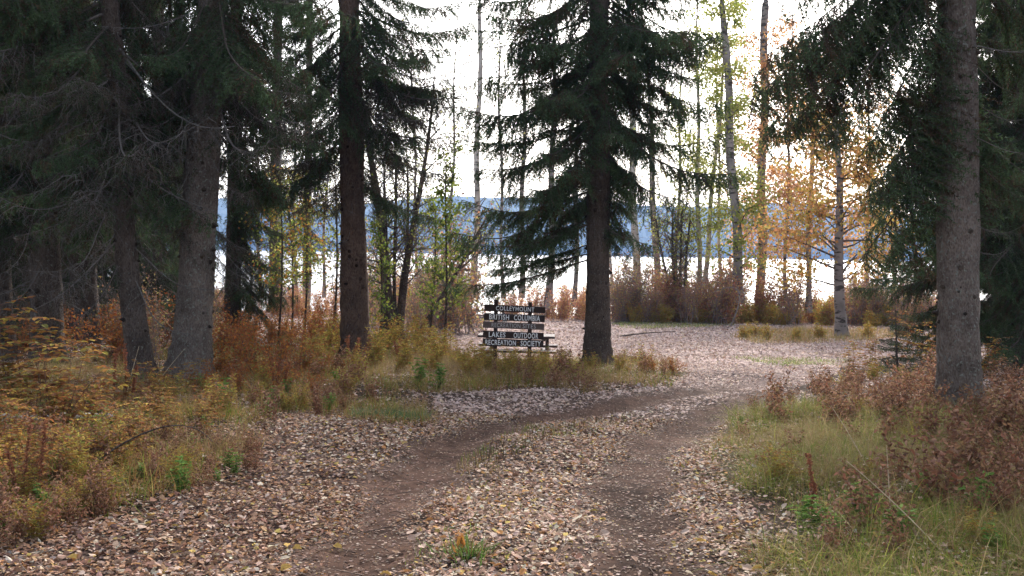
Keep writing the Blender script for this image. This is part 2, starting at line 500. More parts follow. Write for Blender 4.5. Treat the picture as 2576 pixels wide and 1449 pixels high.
# ------------------------------------------------------------------ leaf litter
LIT = [(.43, .31, .235), (.38, .25, .175), (.28, .165, .11), (.34, .165, .06), (.50, .41, .32), (.18, .10, .065), (.38, .27, .08), (.125, .072, .052), (.24, .18, .155)]
LITW = [.22, .19, .15, .08, .12, .11, .05, .04, .04]
def in_view_x(y): return .50 * y + .6
def litter():
    mb = MB(); keep = None
    for (d0, d1, dens, sc) in ((4.6, 8, 2500, .55), (8, 13, 1650, .61), (13, 22, 520, .9), (22, 35, 190, 1.25), (35, 57, 70, 1.8)):
        w = in_view_x(d1); n = int(2 * w * (d1 - d0) * dens)
        x = rng.uniform(-w, w, n); y = rng.uniform(d0, d1, n)
        ok = np.abs(x) < in_view_x(y)
        dl, dr = dist_poly(x, y, RUT_L), dist_poly(x, y, RUT_R)
        wob = (vnoise(x, y, 3.1, 5) - .5) * .26 + (vnoise(x, y, .8, 6) - .5) * .2
        rut = np.maximum(sstep(.48, .08, dl + wob), sstep(.48, .08, dr + wob)) * sstep(21, 15, y)
        inL, inR = inside(x, y, LEFT), inside(x, y, RIGHT)
        p = 1 - .8 * rut
        p = p * np.where(inR, .32, 1) * np.where(inL, .75, 1)
        for s_ in STRIPS: p = p * np.where(inside(x, y, s_), .45, 1)
        p = p * (.5 + .7 * vnoise(x, y, 1.1, 21))
        ok &= rng.uniform(0, 1, n) < p
        x, y, rut = x[ok], y[ok], rut[ok]
        inL = inL[ok]; isl = inside(x, y, ISLAND)
        n = len(x)
        c = pal(LIT, n, .25, LITW) * (1 - .4 * rut[:, None])
        c = np.where((isl & (rng.uniform(0, 1, n) < .7))[:, None], pal([(.55, .33, .16), (.6, .42, .28), (.45, .22, .08)], n), c)
        if d0 >= 13: c = c * .5 + np.array([.56, .44, .405]) * .5  # paler far leaves: partly bleached, partly the clearing's brightness put into colour
        br = (inL | (np.hypot(x - ground(560, 1290)[0], y - ground(560, 1290)[1]) < 1.6) | (x < -.9 - .12 * y)) & (rng.uniform(0, 1, n) < .5)  # the round patch is shadow put into leaf colour, the rest brown litter
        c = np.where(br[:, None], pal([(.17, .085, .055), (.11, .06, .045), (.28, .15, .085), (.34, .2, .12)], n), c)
        a = rng.uniform(0, 2 * np.pi, n)
        A = np.c_[np.cos(a), np.sin(a), rng.normal(0, .12, n)]
        Nn = unit(np.c_[rng.normal(0, .2, n), rng.normal(0, .2, n), np.ones(n)])
        L = np.clip(rng.lognormal(math.log(.050), .36, n), .02, .095) * sc * (1 - .66 * rut)
        P = np.c_[x, y, Hgt(x, y) + rng.uniform(.004, .028, n) * (1 - .6 * rut) + inside(x, y, RIGHT) * rng.uniform(0, .05, n)]
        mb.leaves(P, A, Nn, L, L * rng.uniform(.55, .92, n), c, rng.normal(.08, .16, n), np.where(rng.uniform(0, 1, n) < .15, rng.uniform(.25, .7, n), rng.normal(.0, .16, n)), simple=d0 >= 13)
    for _ in range(420):
        y = random.uniform(5, 17); x = random.uniform(-.5, .42) * y; a = random.uniform(0, 3.14); l = random.uniform(.06, .3)
        if inside(np.array([x]), np.array([y]), RIGHT)[0]: continue
        p = np.array([x, y, float(Hgt(x, y)) + .02]); d = np.array([math.cos(a), math.sin(a), 0]) * l
        mb.tube(np.array([p, p + d * .5 + np.array([0, 0, random.uniform(0, .03)]) + rng.normal(0, .02, 3) * np.array([1, 1, 0]), p + d]), np.array([.0035, .003, .0015]), 3, 0, np.array([.10, .07, .055]) * random.uniform(.6, 1.7), False)
    n = 75000
    x = rng.uniform(-4, 7, n); y = rng.uniform(4.8, 16, n)
    rd = np.minimum(dist_poly(x, y, RUT_L), dist_poly(x, y, RUT_R))
    ok = (rd < np.abs(rng.normal(0, .32, n))) | (rd < .3); x, y = x[ok], y[ok]; n = len(x)
    a = rng.uniform(0, 2 * np.pi, n); L = rng.uniform(.014, .034, n)
    mb.leaves(np.c_[x, y, Hgt(x, y) + rng.uniform(.002, .008, n)], np.c_[np.cos(a), np.sin(a), rng.normal(0, .08, n)], unit(np.c_[rng.normal(0, .12, (n, 2)), np.ones(n)]), L, L * rng.uniform(.4, .9, n),
              pal([(.22, .15, .12), (.15, .095, .07), (.10, .065, .05), (.32, .24, .19), (.075, .05, .042)], n, .25), .05, 0, simple=True)
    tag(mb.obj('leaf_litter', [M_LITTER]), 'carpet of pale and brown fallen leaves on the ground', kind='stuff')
    protos = []
    for k in range(28):
        q = MB(); L = random.uniform(.045, .068)
        q.leaves(np.array([[-L / 2, 0, .012]]), np.array([[1., 0, random.gauss(0, .12)]]), unit(np.array([[random.gauss(0, .2), random.gauss(0, .2), 1.]])), L, L * random.uniform(.6, .9),
                 pal(LIT, 1, .2, LITW), random.gauss(.12, .12), random.gauss(0, .2))
        protos.append(q.mesh('fallen_leaf', [M_LITTER]))
    got = 0
    while got < 280:
        y = 5.6 + 2.0 * random.random() ** 1.4; x = random.uniform(-2.7, 1.5) * y / 6
        if abs(x) > .47 * y: continue
        if inside(np.array([x]), np.array([y]), RIGHT)[0]: continue
        if min(dist_poly(np.array([x]), np.array([y]), RUT_L)[0], dist_poly(np.array([x]), np.array([y]), RUT_R)[0]) < .22 and random.random() < .75: continue
        o = bpy.data.objects.new('fallen_leaf', random.choice(protos)); COL.objects.link(o); o.parent = GROUND
        o.location = (x, y, float(Hgt(x, y)) + random.uniform(.012, .03)); o.rotation_euler = (random.gauss(0, .2), random.gauss(0, .2), random.uniform(0, 6.28))
        got += 1
litter()

# ------------------------------------------------------------------ grass
GR = [(.12, .165, .028), (.185, .20, .04), (.26, .21, .07), (.085, .135, .025), (.31, .24, .12), (.19, .11, .06)]
def grass(name, label, region, dens, hrange, cols, w=None, bend=.55, wid=.006, box=None, prob=None):
    (x0, x1, y0, y1) = box
    n = int((x1 - x0) * (y1 - y0) * dens)
    x = rng.uniform(x0, x1, n); y = rng.uniform(y0, y1, n)
    ok = np.abs(x) < in_view_x(y) + .3
    if region is not None: ok &= inside(x + (vnoise(x, y, 2, 31) - .5) * .5, y + (vnoise(x, y, 2, 32) - .5) * .5, region)
    cl = vnoise(x, y, 1.6, 33) * .6 + vnoise(x, y, 5, 34) * .4
    ok &= rng.uniform(0, 1, n) < sstep(.18, .68, cl)
    if prob is not None: ok &= rng.uniform(0, 1, n) < prob(x, y)
    x, y, cl = x[ok], y[ok], cl[ok]; n = len(x)
    a = rng.uniform(0, 2 * np.pi, n)
    H = rng.uniform(*hrange, n) * (.6 + .6 * cl)
    mb = MB()
    cc = pal(cols, n, .3, w); dry = sstep(.45, .75, vnoise(x, y, 1.1, 41))[:, None] * np.where(x > 0, .55, .75)[:, None] * (dens > 500)
    cc = cc * (1 - dry) + pal([(.34, .25, .13), (.24, .14, .08), (.3, .2, .1)], n, .3) * dry
    mb.blades(np.c_[x, y, Hgt(x, y) - .01], H, np.c_[np.cos(a), np.sin(a)], rng.beta(2, 2, n) * 2 * bend, wid * rng.uniform(.6, 1.3, n), cc)
    return tag(mb.obj(name, [M_GRASS]), label, kind='stuff')
edge_fade = lambda x, y: np.clip(.5 + .5 * dist_poly(x, y, RUT_R), 0, 1)
grass('grass', 'long yellowing grass on the right bank', RIGHT, 3000, (.06, .38), GR, [.2, .2, .2, .10, .14, .16], 1.25, .0048, (.8, 9, 4.7, 14), edge_fade)
grass('grass', 'tall arching dry stems over the right bank grass', RIGHT, 45, (.3, .65), [(.36, .28, .13), (.30, .29, .06), (.3, .19, .1)], None, 1.2, .005, (.8, 9, 4.7, 14), edge_fade)
grass('grass', 'dry grass and weeds along the left bank', LEFT, 760, (.07, .38), [(.17, .2, .03), (.28, .21, .06), (.32, .23, .09), (.25, .13, .05), (.2, .1, .045), (.11, .17, .03)], [.15, .2, .2, .2, .13, .12], 1.0, .0062, (-8.5, 4, 6.5, 24), lambda x, y: np.where(y < 14.5, 1.05, 1.))
grass('grass', 'thin green grass between the two wheel ruts', gpoly([(1040, 1449), (1190, 1449), (1290, 1250), (1260, 1180), (1480, 1090), (1640, 1040), (1560, 1040), (1330, 1085), (1190, 1150), (1130, 1290)]), 620, (.03, .12), [(.11, .18, .025), (.16, .21, .035), (.2, .14, .06)], None, .5, .005, (-1.2, 3, 5, 14))
grass('grass', 'low green grass strip crossing the clearing', STRIPS[0], 300, (.05, .13), [(.2, .24, .08), (.28, .29, .12)], None, .6, .012, (3, 12, 18, 30))
grass('grass', 'low grass strip by the shore brush', STRIPS[1], 130, (.06, .18), [(.24, .27, .09), (.3, .29, .13)], None, .6, .02, (3, 16, 36, 56))
grass('grass', 'dry orange grass around the orange leaved tree', ISLAND, 150, (.1, .35), [(.38, .22, .1), (.35, .27, .13), (.28, .25, .1)], None, .6, .013, (5, 18, 28, 44))
c0 = gnd(1000, 1070)
grass('grass_tuft', 'blue green grass tuft at the left edge of the track', None, 2600, (.1, .24), [(.07, .14, .06), (.1, .17, .08)], None, .8, .006, (c0.x - .5, c0.x + .35, c0.y - .3, c0.y + .5))

# ------------------------------------------------------------------ spruce boughs (shared meshes)
G_LIVE = [(.046, .070, .030), (.060, .092, .038), (.076, .112, .058), (.060, .046, .026), (.080, .050, .030)]
G_DARK = [(.038, .050, .022), (.046, .062, .027), (.058, .042, .028), (.075, .05, .035)]
def bough_mesh(style, seed, L=2.4):
    st = np.random.default_rng(seed)
    mb = MB(); S0, S1, SC_ = [], [], []
    live = style in ('live', 'curtain', 'sap')
    gap0 = st.uniform(0, 6.28); gapk = st.uniform(5, 11); full = st.uniform(.7, 1.1)
    sag = {'live': .13, 'curtain': .10, 'sparse': .16, 'dead': .14, 'sap': .05}[style] * st.uniform(.35, 1.6)
    t = np.linspace(0, 1, 12)
    ax = np.c_[L * t, .05 * L * np.sin(t * 5 + seed) * t, -sag * L * np.sin(np.pi * t ** 1.2) * (.9 + .2 * st.random())]
    r0 = {'live': .024, 'curtain': .024, 'sparse': .02, 'dead': .016, 'sap': .006}[style]
    wood = np.array([.075, .058, .048]) if live else np.array([.125, .11, .098] if style == 'dead' else [.13, .11, .098])
    mb.tube(ax, np.linspace(r0, min(.004, r0 * .5), 12), 6, 0, wood)
    ns = {'live': 96, 'curtain': 78, 'sparse': 60, 'dead': 20, 'sap': 14}[style]
    for k in range(ns):
        tt = .1 + .9 * ((k + st.random()) / ns)
        if style != 'sap' and st.random() > full * (.72 + .45 * math.sin(gap0 + gapk * tt)): continue
        side = 1 if k % 2 else -1
        f = tt * 11; i0 = min(int(f), 10)
        p = ax[i0] + (ax[i0 + 1] - ax[i0]) * (f - i0)
        ls = (.14 * min(1, L / 1.2) + .56 * (1 - tt) ** .75 * min(1, tt * 3.2) * L / 2.4 * 1.25) * st.uniform(.5, 1.35)
        ang = st.uniform(35, 68) * math.pi / 180
        d = np.array([math.cos(ang), side * math.sin(ang), st.normal(-.05, .14)])
        dro = {'live': .62, 'curtain': .75, 'sparse': .5, 'dead': .35, 'sap': .1}[style] * ls * st.uniform(.6, 1.3)
        m_ = 6
        u = np.linspace(0, 1, m_)[:, None]
        pts = p + d * ls * u + np.array([0, 0, -1]) * dro * u ** 2 + np.array([.12 * ls, 0, 0]) * u ** 2
        pts[1:] += st.normal(0, .012, (m_ - 1, 3)) * (1 if live else 2)
        mb.tube(pts, np.linspace(.0075, .002, m_), 3, 0, wood * st.uniform(.8, 1.15), cap=False)
        brown = st.random() < (.14 if live else .5)
        if live or (style == 'sparse' and st.random() < .75):
            S0.append(pts[:-1]); S1.append(pts[1:]); SC_.append(np.full((m_ - 1,), brown))
        nt_ = int(ls / {'live': .047, 'curtain': .05, 'sparse': .065, 'dead': .10, 'sap': .05}[style])
        for q in range(nt_):
            uu = (q + st.random()) / max(nt_, 1)
            f = uu * (m_ - 1); i1 = min(int(f), m_ - 2)
            b0 = pts[i1] + (pts[i1 + 1] - pts[i1]) * (f - i1)
            s2 = 1 if q % 2 else -1
            dd = pts[i1 + 1] - pts[i1]; dd = dd / (np.linalg.norm(dd) + 1e-9)
            pr = np.cross(dd, [0, 0, 1.0])
            lt = st.uniform(.09, .25) * (1 - .45 * uu) * (.45 if style == 'sap' else 1)
            if style in ('live', 'sap'):
                e = dd * .7 + pr * s2 * .75 + np.array([0, 0, st.normal(-.62, .3)])
            elif style == 'curtain':
                e = dd * .3 + pr * s2 * .3 + np.array([0, 0, -1.0]); lt *= st.uniform(1.2, 2.9)
            else:
                e = dd * .6 + pr * s2 * .7 + np.array([0, 0, st.normal(-.7, .4)]); lt *= 1.2
            e = e / np.linalg.norm(e) * lt
            mid = b0 + e * .55 + st.normal(0, .008, 3); tip = b0 + e + np.array([0, 0, -.18 * lt])
            if style not in ('live', 'sap'):
                mb.tube(np.array([b0, mid, tip]), np.array([.0032, .0024, .0012]), 3, 0, wood * st.uniform(.75, 1.2), cap=False)
            if live or (style == 'sparse' and st.random() < .6):
                S0.append(np.array([b0, mid])); S1.append(np.array([mid, tip])); SC_.append(np.full((2,), brown or st.random() < .12))
    if S0:
        a = np.concatenate(S0); b = np.concatenate(S1); br = np.concatenate(SC_)
        ln = np.linalg.norm(b - a, axis=1)
        step = {'live': .0105, 'curtain': .0115, 'sparse': .015, 'sap': .004}[style]
        cnt = np.maximum(1, (ln / step).astype(int))
        idx = np.repeat(np.arange(len(a)), cnt); n = len(idx)
        u = st.random(n)[:, None]
        P = a[idx] + (b[idx] - a[idx]) * u
        fw = unit(b - a)[idx]
        rd = st.normal(size=(n, 3)); rd -= (rd * fw).sum(1)[:, None] * fw; rd = unit(rd)
        rd[:, 2] += .15
        D = unit(fw * st.uniform(.5, .95, (n, 1)) + rd * .75)
        S = unit(np.cross(D, st.normal(size=(n, 3))))
        nl = st.uniform(.03, .056, n)[:, None] * (.5 if style == 'sap' else 1); nw = .0125 if style != 'sap' else .005
        V = np.stack([P - S * nw / 2, P + S * nw / 2, P + D * nl], 1).reshape(-1, 3)
        g = np.array(G_LIVE if live else G_DARK)
        c = g[st.integers(0, 3 if live else 2, n)]
        c = np.where(br[idx][:, None], g[-2 + st.integers(0, 2, n)], c) * st.uniform(.75, 1.25, (n, 1))
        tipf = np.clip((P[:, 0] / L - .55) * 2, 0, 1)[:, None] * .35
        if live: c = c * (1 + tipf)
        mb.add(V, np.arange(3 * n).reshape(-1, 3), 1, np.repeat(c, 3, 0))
    return mb.mesh('bough', [M_TWIG, M_NEEDLE])
BL = 2.4
BLEN = {'sap': .6}
BOUGH = {s: [bough_mesh(s, 10 * k + h, BLEN.get(s, BL)) for k in range(n)] for s, n, h in (('live', 11, 1), ('curtain', 6, 2), ('sparse', 6, 3), ('dead', 4, 4), ('sap', 3, 5))}
NAMES = {'live': 'bough', 'sap': 'bough', 'curtain': 'bough', 'sparse': 'bough', 'dead': 'dead_branch'}

class Spruce:
    def __init__(s, name, label, base, top, wb, wt, mat, height=15., Y=None, group=None, flare=.8, knots=True, via=None, tint=1.0, rmin=.03):
        B = gnd(*base) if Y is None else at(base[0], base[1], Y)
        s.Y = B.y; s.B = B
        T = at(top[0], top[1], s.Y)
        s.dir = (T - B) / (T.z - B.z)
        s.via = None
        if via:                                  # a bend in the trunk
            vp = at(via[0], via[1], s.Y); tz = vp.z - B.z
            s.via = (tz, vp - (B + s.dir * tz))
        k = s.Y / F_PX
        rb, rt = wb * k / 2, wt * k / 2
        s.h = height
        s.rz = lambda z, rb=rb, rt=rt, tz=T.z - B.z: max(rmin, rb + (rt - rb) * z / tz) if z < tz else max(rmin, rt * (1 - (z - tz) / (height - tz + .01)) + rmin)
        s.root = empty(name, B, label, 'tree', group)
        mb = MB()
        zs = np.concatenate([np.linspace(-.25, .8, 14), np.linspace(.9, height, int(height * 4))])
        n = 22
        th = np.linspace(0, 2 * np.pi, n, endpoint=False)
        P = np.array([s.tp(z) for z in zs])
        ph = random.uniform(0, 6)
        rr = np.array([s.rz(max(z, 0)) for z in zs])
        lob = (1 + .35 * np.sin(th * 5 + ph) + .25 * np.sin(th * 3 + ph * 2))[None]
        rn = 1 + flare * np.exp(-np.maximum(zs + .1, 0) / .22)[:, None] * lob * .8
        rn = rn * (1 + .035 * rng.normal(size=(len(zs), n)) + .05 * np.sin(zs[:, None] * 1.7 + th[None] * 2 + ph))
        mb.tube(P, rr, n, 0, (tint, tint, tint), True, rn)
        if knots:
            for _ in range(int(min(height, 8) * 9)):
                z = random.uniform(.5, min(height, 8)); a = random.uniform(0, 6.283)
                r = s.rz(z); p = np.array(s.tp(z)); d = np.array([math.cos(a), math.sin(a), random.uniform(-.3, .2)])
                l = random.choice([.012, .015, .02, .03, .04, .06]); q = random.uniform(.2, .7)
                mb.tube(np.array([p + d * r * .9, p + d * (r + l * .4), p + d * (r + l)]), np.array([.045, .022, .012]) * min(1.2, r / .17) * random.uniform(.6, 1.1), 6, 0, (q * tint, q * tint * .95, q * tint * .9))
        mb.obj('trunk', [mat], s.root)
    def tp(s, z):
        p = s.dir * z
        if s.via:
            tz, off = s.via
            p = p + off * math.exp(-((z - tz) / (tz * .8)) ** 2)
        return p
    def put(s, style, z, vec, scale=None, roll=0.):
        me = random.choice(BOUGH[style])
        o = bpy.data.objects.new(NAMES[style], me); COL.objects.link(o); o.parent = s.root
        v = Vector(vec); L = v.length
        X = v / L; Zv = Vector((0, 0, 1)); Yv = Zv.cross(X).normalized(); Zv = X.cross(Yv)
        M = Matrix((X, Yv, Zv)).transposed()
        M = M @ Matrix.Rotation(roll + random.gauss(0, .15), 3, 'X')
        sc = L / BLEN.get(style, BL)
        sy = sc * random.uniform(.85, 1.15) if scale is None else scale
        S3 = Matrix.Diagonal((sc, max(sy, sc * .6), max(sy, sc * .6)))
        p = s.tp(z) + X * s.rz(z) * .5
        o.matrix_basis = Matrix.Translation(p) @ (M @ S3).to_4x4()
    def to(s, style, ay, tipx, tipy, dy=0., wide=None):      # attach row on the trunk, tip on a sight line
        for_z = None
        lo, hi = -1., 20.
        p0 = s.root.location
        # attach height from the picture row
        best = None
        for z in np.linspace(0, s.h, 400):
            w = p0 + s.tp(z); q = CAM_R.transposed() @ (w - Vector((0, 0, CAM_H)))
            py = 724.5 - F_PX * q.y / -q.z
            if best is None or abs(py - ay) < best[0]: best = (abs(py - ay), z)
        z = best[1]
        s.put(style, z, at(tipx, tipy, s.Y + dy) - (p0 + s.tp(z)), wide)
    def ring(s, styles, z0, z1, n, l0, l1, pit0=-5, pit1=-35, az=None):
        for k in range(n):
            z = z0 + (z1 - z0) * (k + random.random()) / n
            L = (l0 + (l1 - l0) * (z - z0) / (z1 - z0 + .01)) * random.uniform(.7, 1.15)
            a = R(random.uniform(*az)) if az else random.uniform(0, 6.2832)
            p = R(random.uniform(pit1, pit0))
            s.put(random.choice(styles), z, (L * math.cos(a) * math.cos(p), L * math.sin(a) * math.cos(p), L * math.sin(p)))

LV, CU, SP, DD = 'live', 'curtain', 'sparse', 'dead'
# hero spruces ------------------------------------------------------
S3 = Spruce('spruce_tree', 'tall spruce with layered dark boughs standing just right of the wooden sign', (1503, 922), (1507, 0), 66, 44, M_BARK_DK, 15)
for a in [(650, 1140, 712, .8, .62), (636, 1250, 676, 1.5, .62), (610, 1250, 640, 1.2, .7), (560, 1195, 610, -.6), (480, 1175, 505, .5), (420, 1150, 580, 1.2), (340, 1195, 420, -.8), (280, 1180, 350, .6), (200, 1160, 265, -.5),
          (120, 1240, 205, 1.0), (40, 1190, 125, .2), (-60, 1240, 30, -1.0), (-40, 1330, 100, -1.6), (380, 1290, 460, -1.4), (540, 1300, 600, 1.6), (300, 1350, 380, -2.0), (150, 1380, 240, -2.0), (70, 1195, 190, .9), (-20, 1185, 70, -.2), (-110, 1200, -10, .6), (160, 1170, 320, .3), (-160, 1260, -60, -.8),
          (300, 1850, 430, -.4), (300, 1800, 335, .8), (370, 1725, 505, -.9), (450, 1625, 610, .6), (540, 1595, 650, -.4), (200, 1790, 260, .7), (110, 1765, 130, -.7), (10, 1800, 90, .5), (-90, 1815, 70, -.6),
          (330, 1400, 430, -2.2), (110, 1430, 220, -2.2), (230, 1560, 330, -2.0), (20, 1600, 130, -2.0), (420, 1560, 520, 1.6), (-120, 1700, 20, 1.6)]:
    S3.to(CU if a[0] in (120, 40) else LV, *a, *([1.12] if a[1] > 1600 and len(a) == 4 else []))
S3.ring([LV], 3.3, 7.2, 26, 1.6, 2.4, -10, -30, (30, 150))
S3.ring([LV, CU], 3.6, 7.0, 14, 1.0, 1.8, -5, -30, (-35, 215))
S3.ring([LV], 6.4, 14.5, 46, 2.6, .7, -5, -30)
S3.ring([DD], 1.6, 3.2, 6, .6, 1.0, 0, -25, (-60, 100))

S4 = Spruce('spruce_tree', 'large smooth grey spruce trunk rising from the right bank, nearest on that side', (2412, 1052), (2406, 0), 106, 92, M_BARK, 16, flare=.75)
for a in [(-260, 1885, 190, .6), (-300, 1950, 120, -.4), (-250, 1985, 300, 1.2), (-230, 2060, 330, .2), (-180, 2120, 260, -.8), (-160, 2010, 210, 1.6), (-320, 1880, 30, 1.2), (-80, 2150, 400, .8), (-100, 2190, 480, .2),
          (-40, 2200, 350, 1.4), (60, 2170, 640, .9), (120, 2230, 560, 1.6), (200, 2260, 640, 1.2), (-120, 2060, 150, 2.), (-290, 1900, 230, .2), (-260, 1945, 320, 1.8)]:
    S4.to(CU, *a, None if a[0] > 0 else .8)
S4.ring([LV, CU], 5.8, 15, 30, 2.5, .8, -12, -32, (-25, 205))
S4.ring([DD], 1.8, 5.0, 9, .7, 1.3, 5, -25, (-60, 60))
S4.ring([LV], 3.2, 5.6, 7, 1.6, 2.2, -15, -35, (-20, 100))

S2 = Spruce('spruce_tree', 'dark reddish brown spruce trunk standing alone left of the bare willow clump', (894, 908), (878, 0), 72, 50, M_BARK_RED, 15)
for a in [(320, 1185, 330, 0.), (210, 1140, 330, .6), (150, 1120, 260, -.8), (60, 1100, 150, 0.5), (-40, 1080, 60, -.4), (260, 1010, 400, -1.), (380, 1040, 520, .6), (300, 1130, 400, 1.2), (120, 1175, 150, -.2), (20, 1170, 60, .9), (190, 1180, 265, .9), (-60, 1160, -10, 0.), (180, 1165, 210, 1.), (330, 1120, 430, -.6), (40, 1090, 95, 1.2), (230, 1060, 300, -1.3),
          (350, 640, 430, .3), (250, 620, 330, -.8), (150, 640, 260, .5), (60, 650, 150, -.6), (430, 720, 540, .8), (-30, 680, 60, .4), (330, 600, 470, .9), (280, 660, 400, 1.4), (120, 590, 230, 1.2), (20, 620, 110, -1.), (400, 700, 500, -1.2), (100, 760, 260, -1.8), (10, 980, 160, -1.8), (220, 800, 330, -2.)]:
    S2.to(SP if a[0] > 230 or (a[1] > 900 and a[0] > 30) else LV, *a)
S2.ring([SP, LV], 3.7, 7.0, 26, 1.8, 2.4, -8, -38, (-40, 220))
S2.ring([LV], 6.0, 14.5, 40, 2.4, .7, -8, -35)
S2.ring([DD], 2.6, 4.4, 12, 1.0, 1.9, 0, -25)

S1 = Spruce('spruce_tree', 'thick grey spruce trunk with knots among orange brush on the left', (478, 955), (534, 0), 100, 66, M_BARK, 16)
for a in [(120, 740, 320, -.8), (60, 700, 230, -1.4), (180, 660, 340, -1.8), (20, 760, 170, -.4), (-40, 620, 190, -1.6), (260, 330, 420, -1.0), (140, 300, 260, -1.2), (-20, 360, 130, -1.6)]:
    S1.to(LV if a[0] < 100 else SP, *a)
S1.ring([SP, LV, LV], 4.3, 7.5, 26, 2.2, 2.7, -15, -42, (-40, 215))
S1.ring([LV], 7.0, 15, 40, 2.6, .7, -8, -35)
S1.ring([DD, DD, SP], 2.2, 6.2, 28, 1.3, 2.4, -5, -55, (-60, 240))

# dark stand on the left --------------------------------------------
S5 = Spruce('spruce_tree', 'curving dark spruce trunk just left of the thick grey trunk', (362, 962), (275, 0), 60, 44, M_BARK_DK, 14, via=(318, 640))
S6 = Spruce('spruce_tree', 'dark upright spruce trunk second from the left edge, behind the curving trunk', (212, 868), (200, 0), 72, 50, M_BARK_DK, 14)
S7 = Spruce('spruce_tree', 'dark spruce trunk rising behind the yellow and orange leaved shrub', (120, 920), (100, 0), 78, 56, M_BARK_DK, 14)
S8 = Spruce('spruce_tree', 'dark spruce at the left edge of the picture, trunk half cut off', (8, 905), (-30, 0), 60, 46, M_BARK_DK, 14)
for t, nb in ((S5, 26), (S6, 34), (S7, 34), (S8, 34)):
    t.ring([LV, LV, SP], 3.4, 8.2, nb + 12, 2.2, 2.7, -12, -45)
    t.ring([LV], 8.0, 13.5, 22, 2.3, .8, -8, -35)
    t.ring([DD, DD, DD, SP], 1.3, 5.6, 34, 1.4, 2.8, -5, -55)
back = [(-180, 860, 'dark spruce filling the gap at the far left edge', 50), (330, 815, 'dark spruce deep in the stand between two left trunks', 38), (60, 815, 'shadowed spruce deep in the stand behind the leftmost trunks', 40),
        (585, 872, 'small spruce with drooping lower boughs right of the thick grey trunk', 40), (160, 780, 'distant shadowed spruce behind the dark upright trunk', 34), (440, 778, 'distant spruce hidden behind the thick grey trunk', 30),
        (250, 850, 'shadowed spruce behind the gap between the second and third left trunks', 36), (-60, 780, 'far shadowed spruce low at the left edge', 36), (390, 835, 'shadowed spruce close behind the curving trunk', 34),
        (770, 790, 'slender far spruce seen just left of the reddish trunk', 20),
        (690, 775, 'pale lichen draped spruce in the gap left of the reddish trunk', 30)]
for bx, by, lab, w in back:
    t = Spruce('spruce_tree', lab, (bx, by), (bx + 10, 0), w, w * .7, M_BARK_DK, 21 if bx == 690 else 16, knots=False)
    if bx == 585:
        t.ring([LV, LV, SP], 1.5, 4.6, 30, 1.7, 1.4, -18, -45, (-70, 120)); t.ring([SP, LV], 5, 14, 26, 1.6, .8, -10, -38)
        continue
    if bx == 770:
        t.ring([SP, LV], 3.4, 15, 64, 1.7, 1.0, -8, -35)
        continue
    if bx == 690:
        t.ring([SP, DD, DD], 1.6, 9.5, 52, 1.9, 1.7, -15, -45); t.ring([SP, LV], 9, 18, 34, 2.2, .9, -10, -38)
        continue
    t.ring([LV], 1.0, 9.0, 40 if bx in (440, 390) else 64, 2.9 if bx != 600 else 2.2, 2.6, -12, -40)
    t.ring([LV], 9.0, 14.5, 22, 2.3, .7, -8, -35)
    t.ring([DD], .8, 2.6, 10, 1.0, 1.8, 0, -30)

# right side ----------------------------------------------------------
S11 = Spruce('spruce_tree', 'dark green spruce with layered boughs behind the big right trunk', (2420, 912), (2425, 0), 46, 30, M_BARK_DK, 14)
S11.ring([LV], .7, 8.5, 60, 2.1, 1.9, -8, -32)
S11.ring([LV], 8.5, 13.5, 22, 1.9, .6, -8, -30)
S9 = Spruce('spruce_tree', 'dense dark spruce at the right edge behind the big trunk', (2590, 935), (2585, 0), 70, 50, M_BARK_DK, 14)
S9.ring([LV, LV, CU], 1.6, 8.5, 75, 2.3, 2.3, -10, -38)
S9.ring([LV], 8.5, 13.5, 22, 2.1, .6, -8, -30)
S9.ring([DD], 1.0, 5.0, 14, 1.2, 1.9, 0, -30)
S10 = Spruce('spruce_tree', 'far dark spruce beyond the right edge, only its boughs in view', (2700, 870), (2700, 0), 60, 40, M_BARK_DK, 14)
S10.ring([LV], .8, 9.0, 80, 2.9, 2.4, -10, -35)
SX = Spruce('spruce_tree', 'dark spruce in the far shade right of the big trunk', (2520, 850), (2520, 0), 44, 30, M_BARK_DK, 13, knots=False)
SX.ring([LV], .8, 9.5, 80, 2.7, 2.2, -10, -35)

# young spruces -------------------------------------------------------
def young(label, base, top, n, l0, wpx=10, style=LV, p0=5, p1=-20):
    B = gnd(*base); hgt = (at(top[0], top[1], B.y) - B).z
    t = Spruce('spruce_sapling', label, base, top, wpx, wpx * .25, M_BARK_DK, hgt, flare=.2, knots=False, rmin=.005)
    t.ring([style], .12, hgt * .97, n, l0, .12, p0, p1)
    return t
young('slim spruce sapling with sparse branches left of the big right trunk', (2257, 950), (2253, 775), 60, .55, 7, 'sap', 12, -12)
young('small bushy green spruce among the shore brush', (1725, 806), (1728, 690), 44, 1.5)

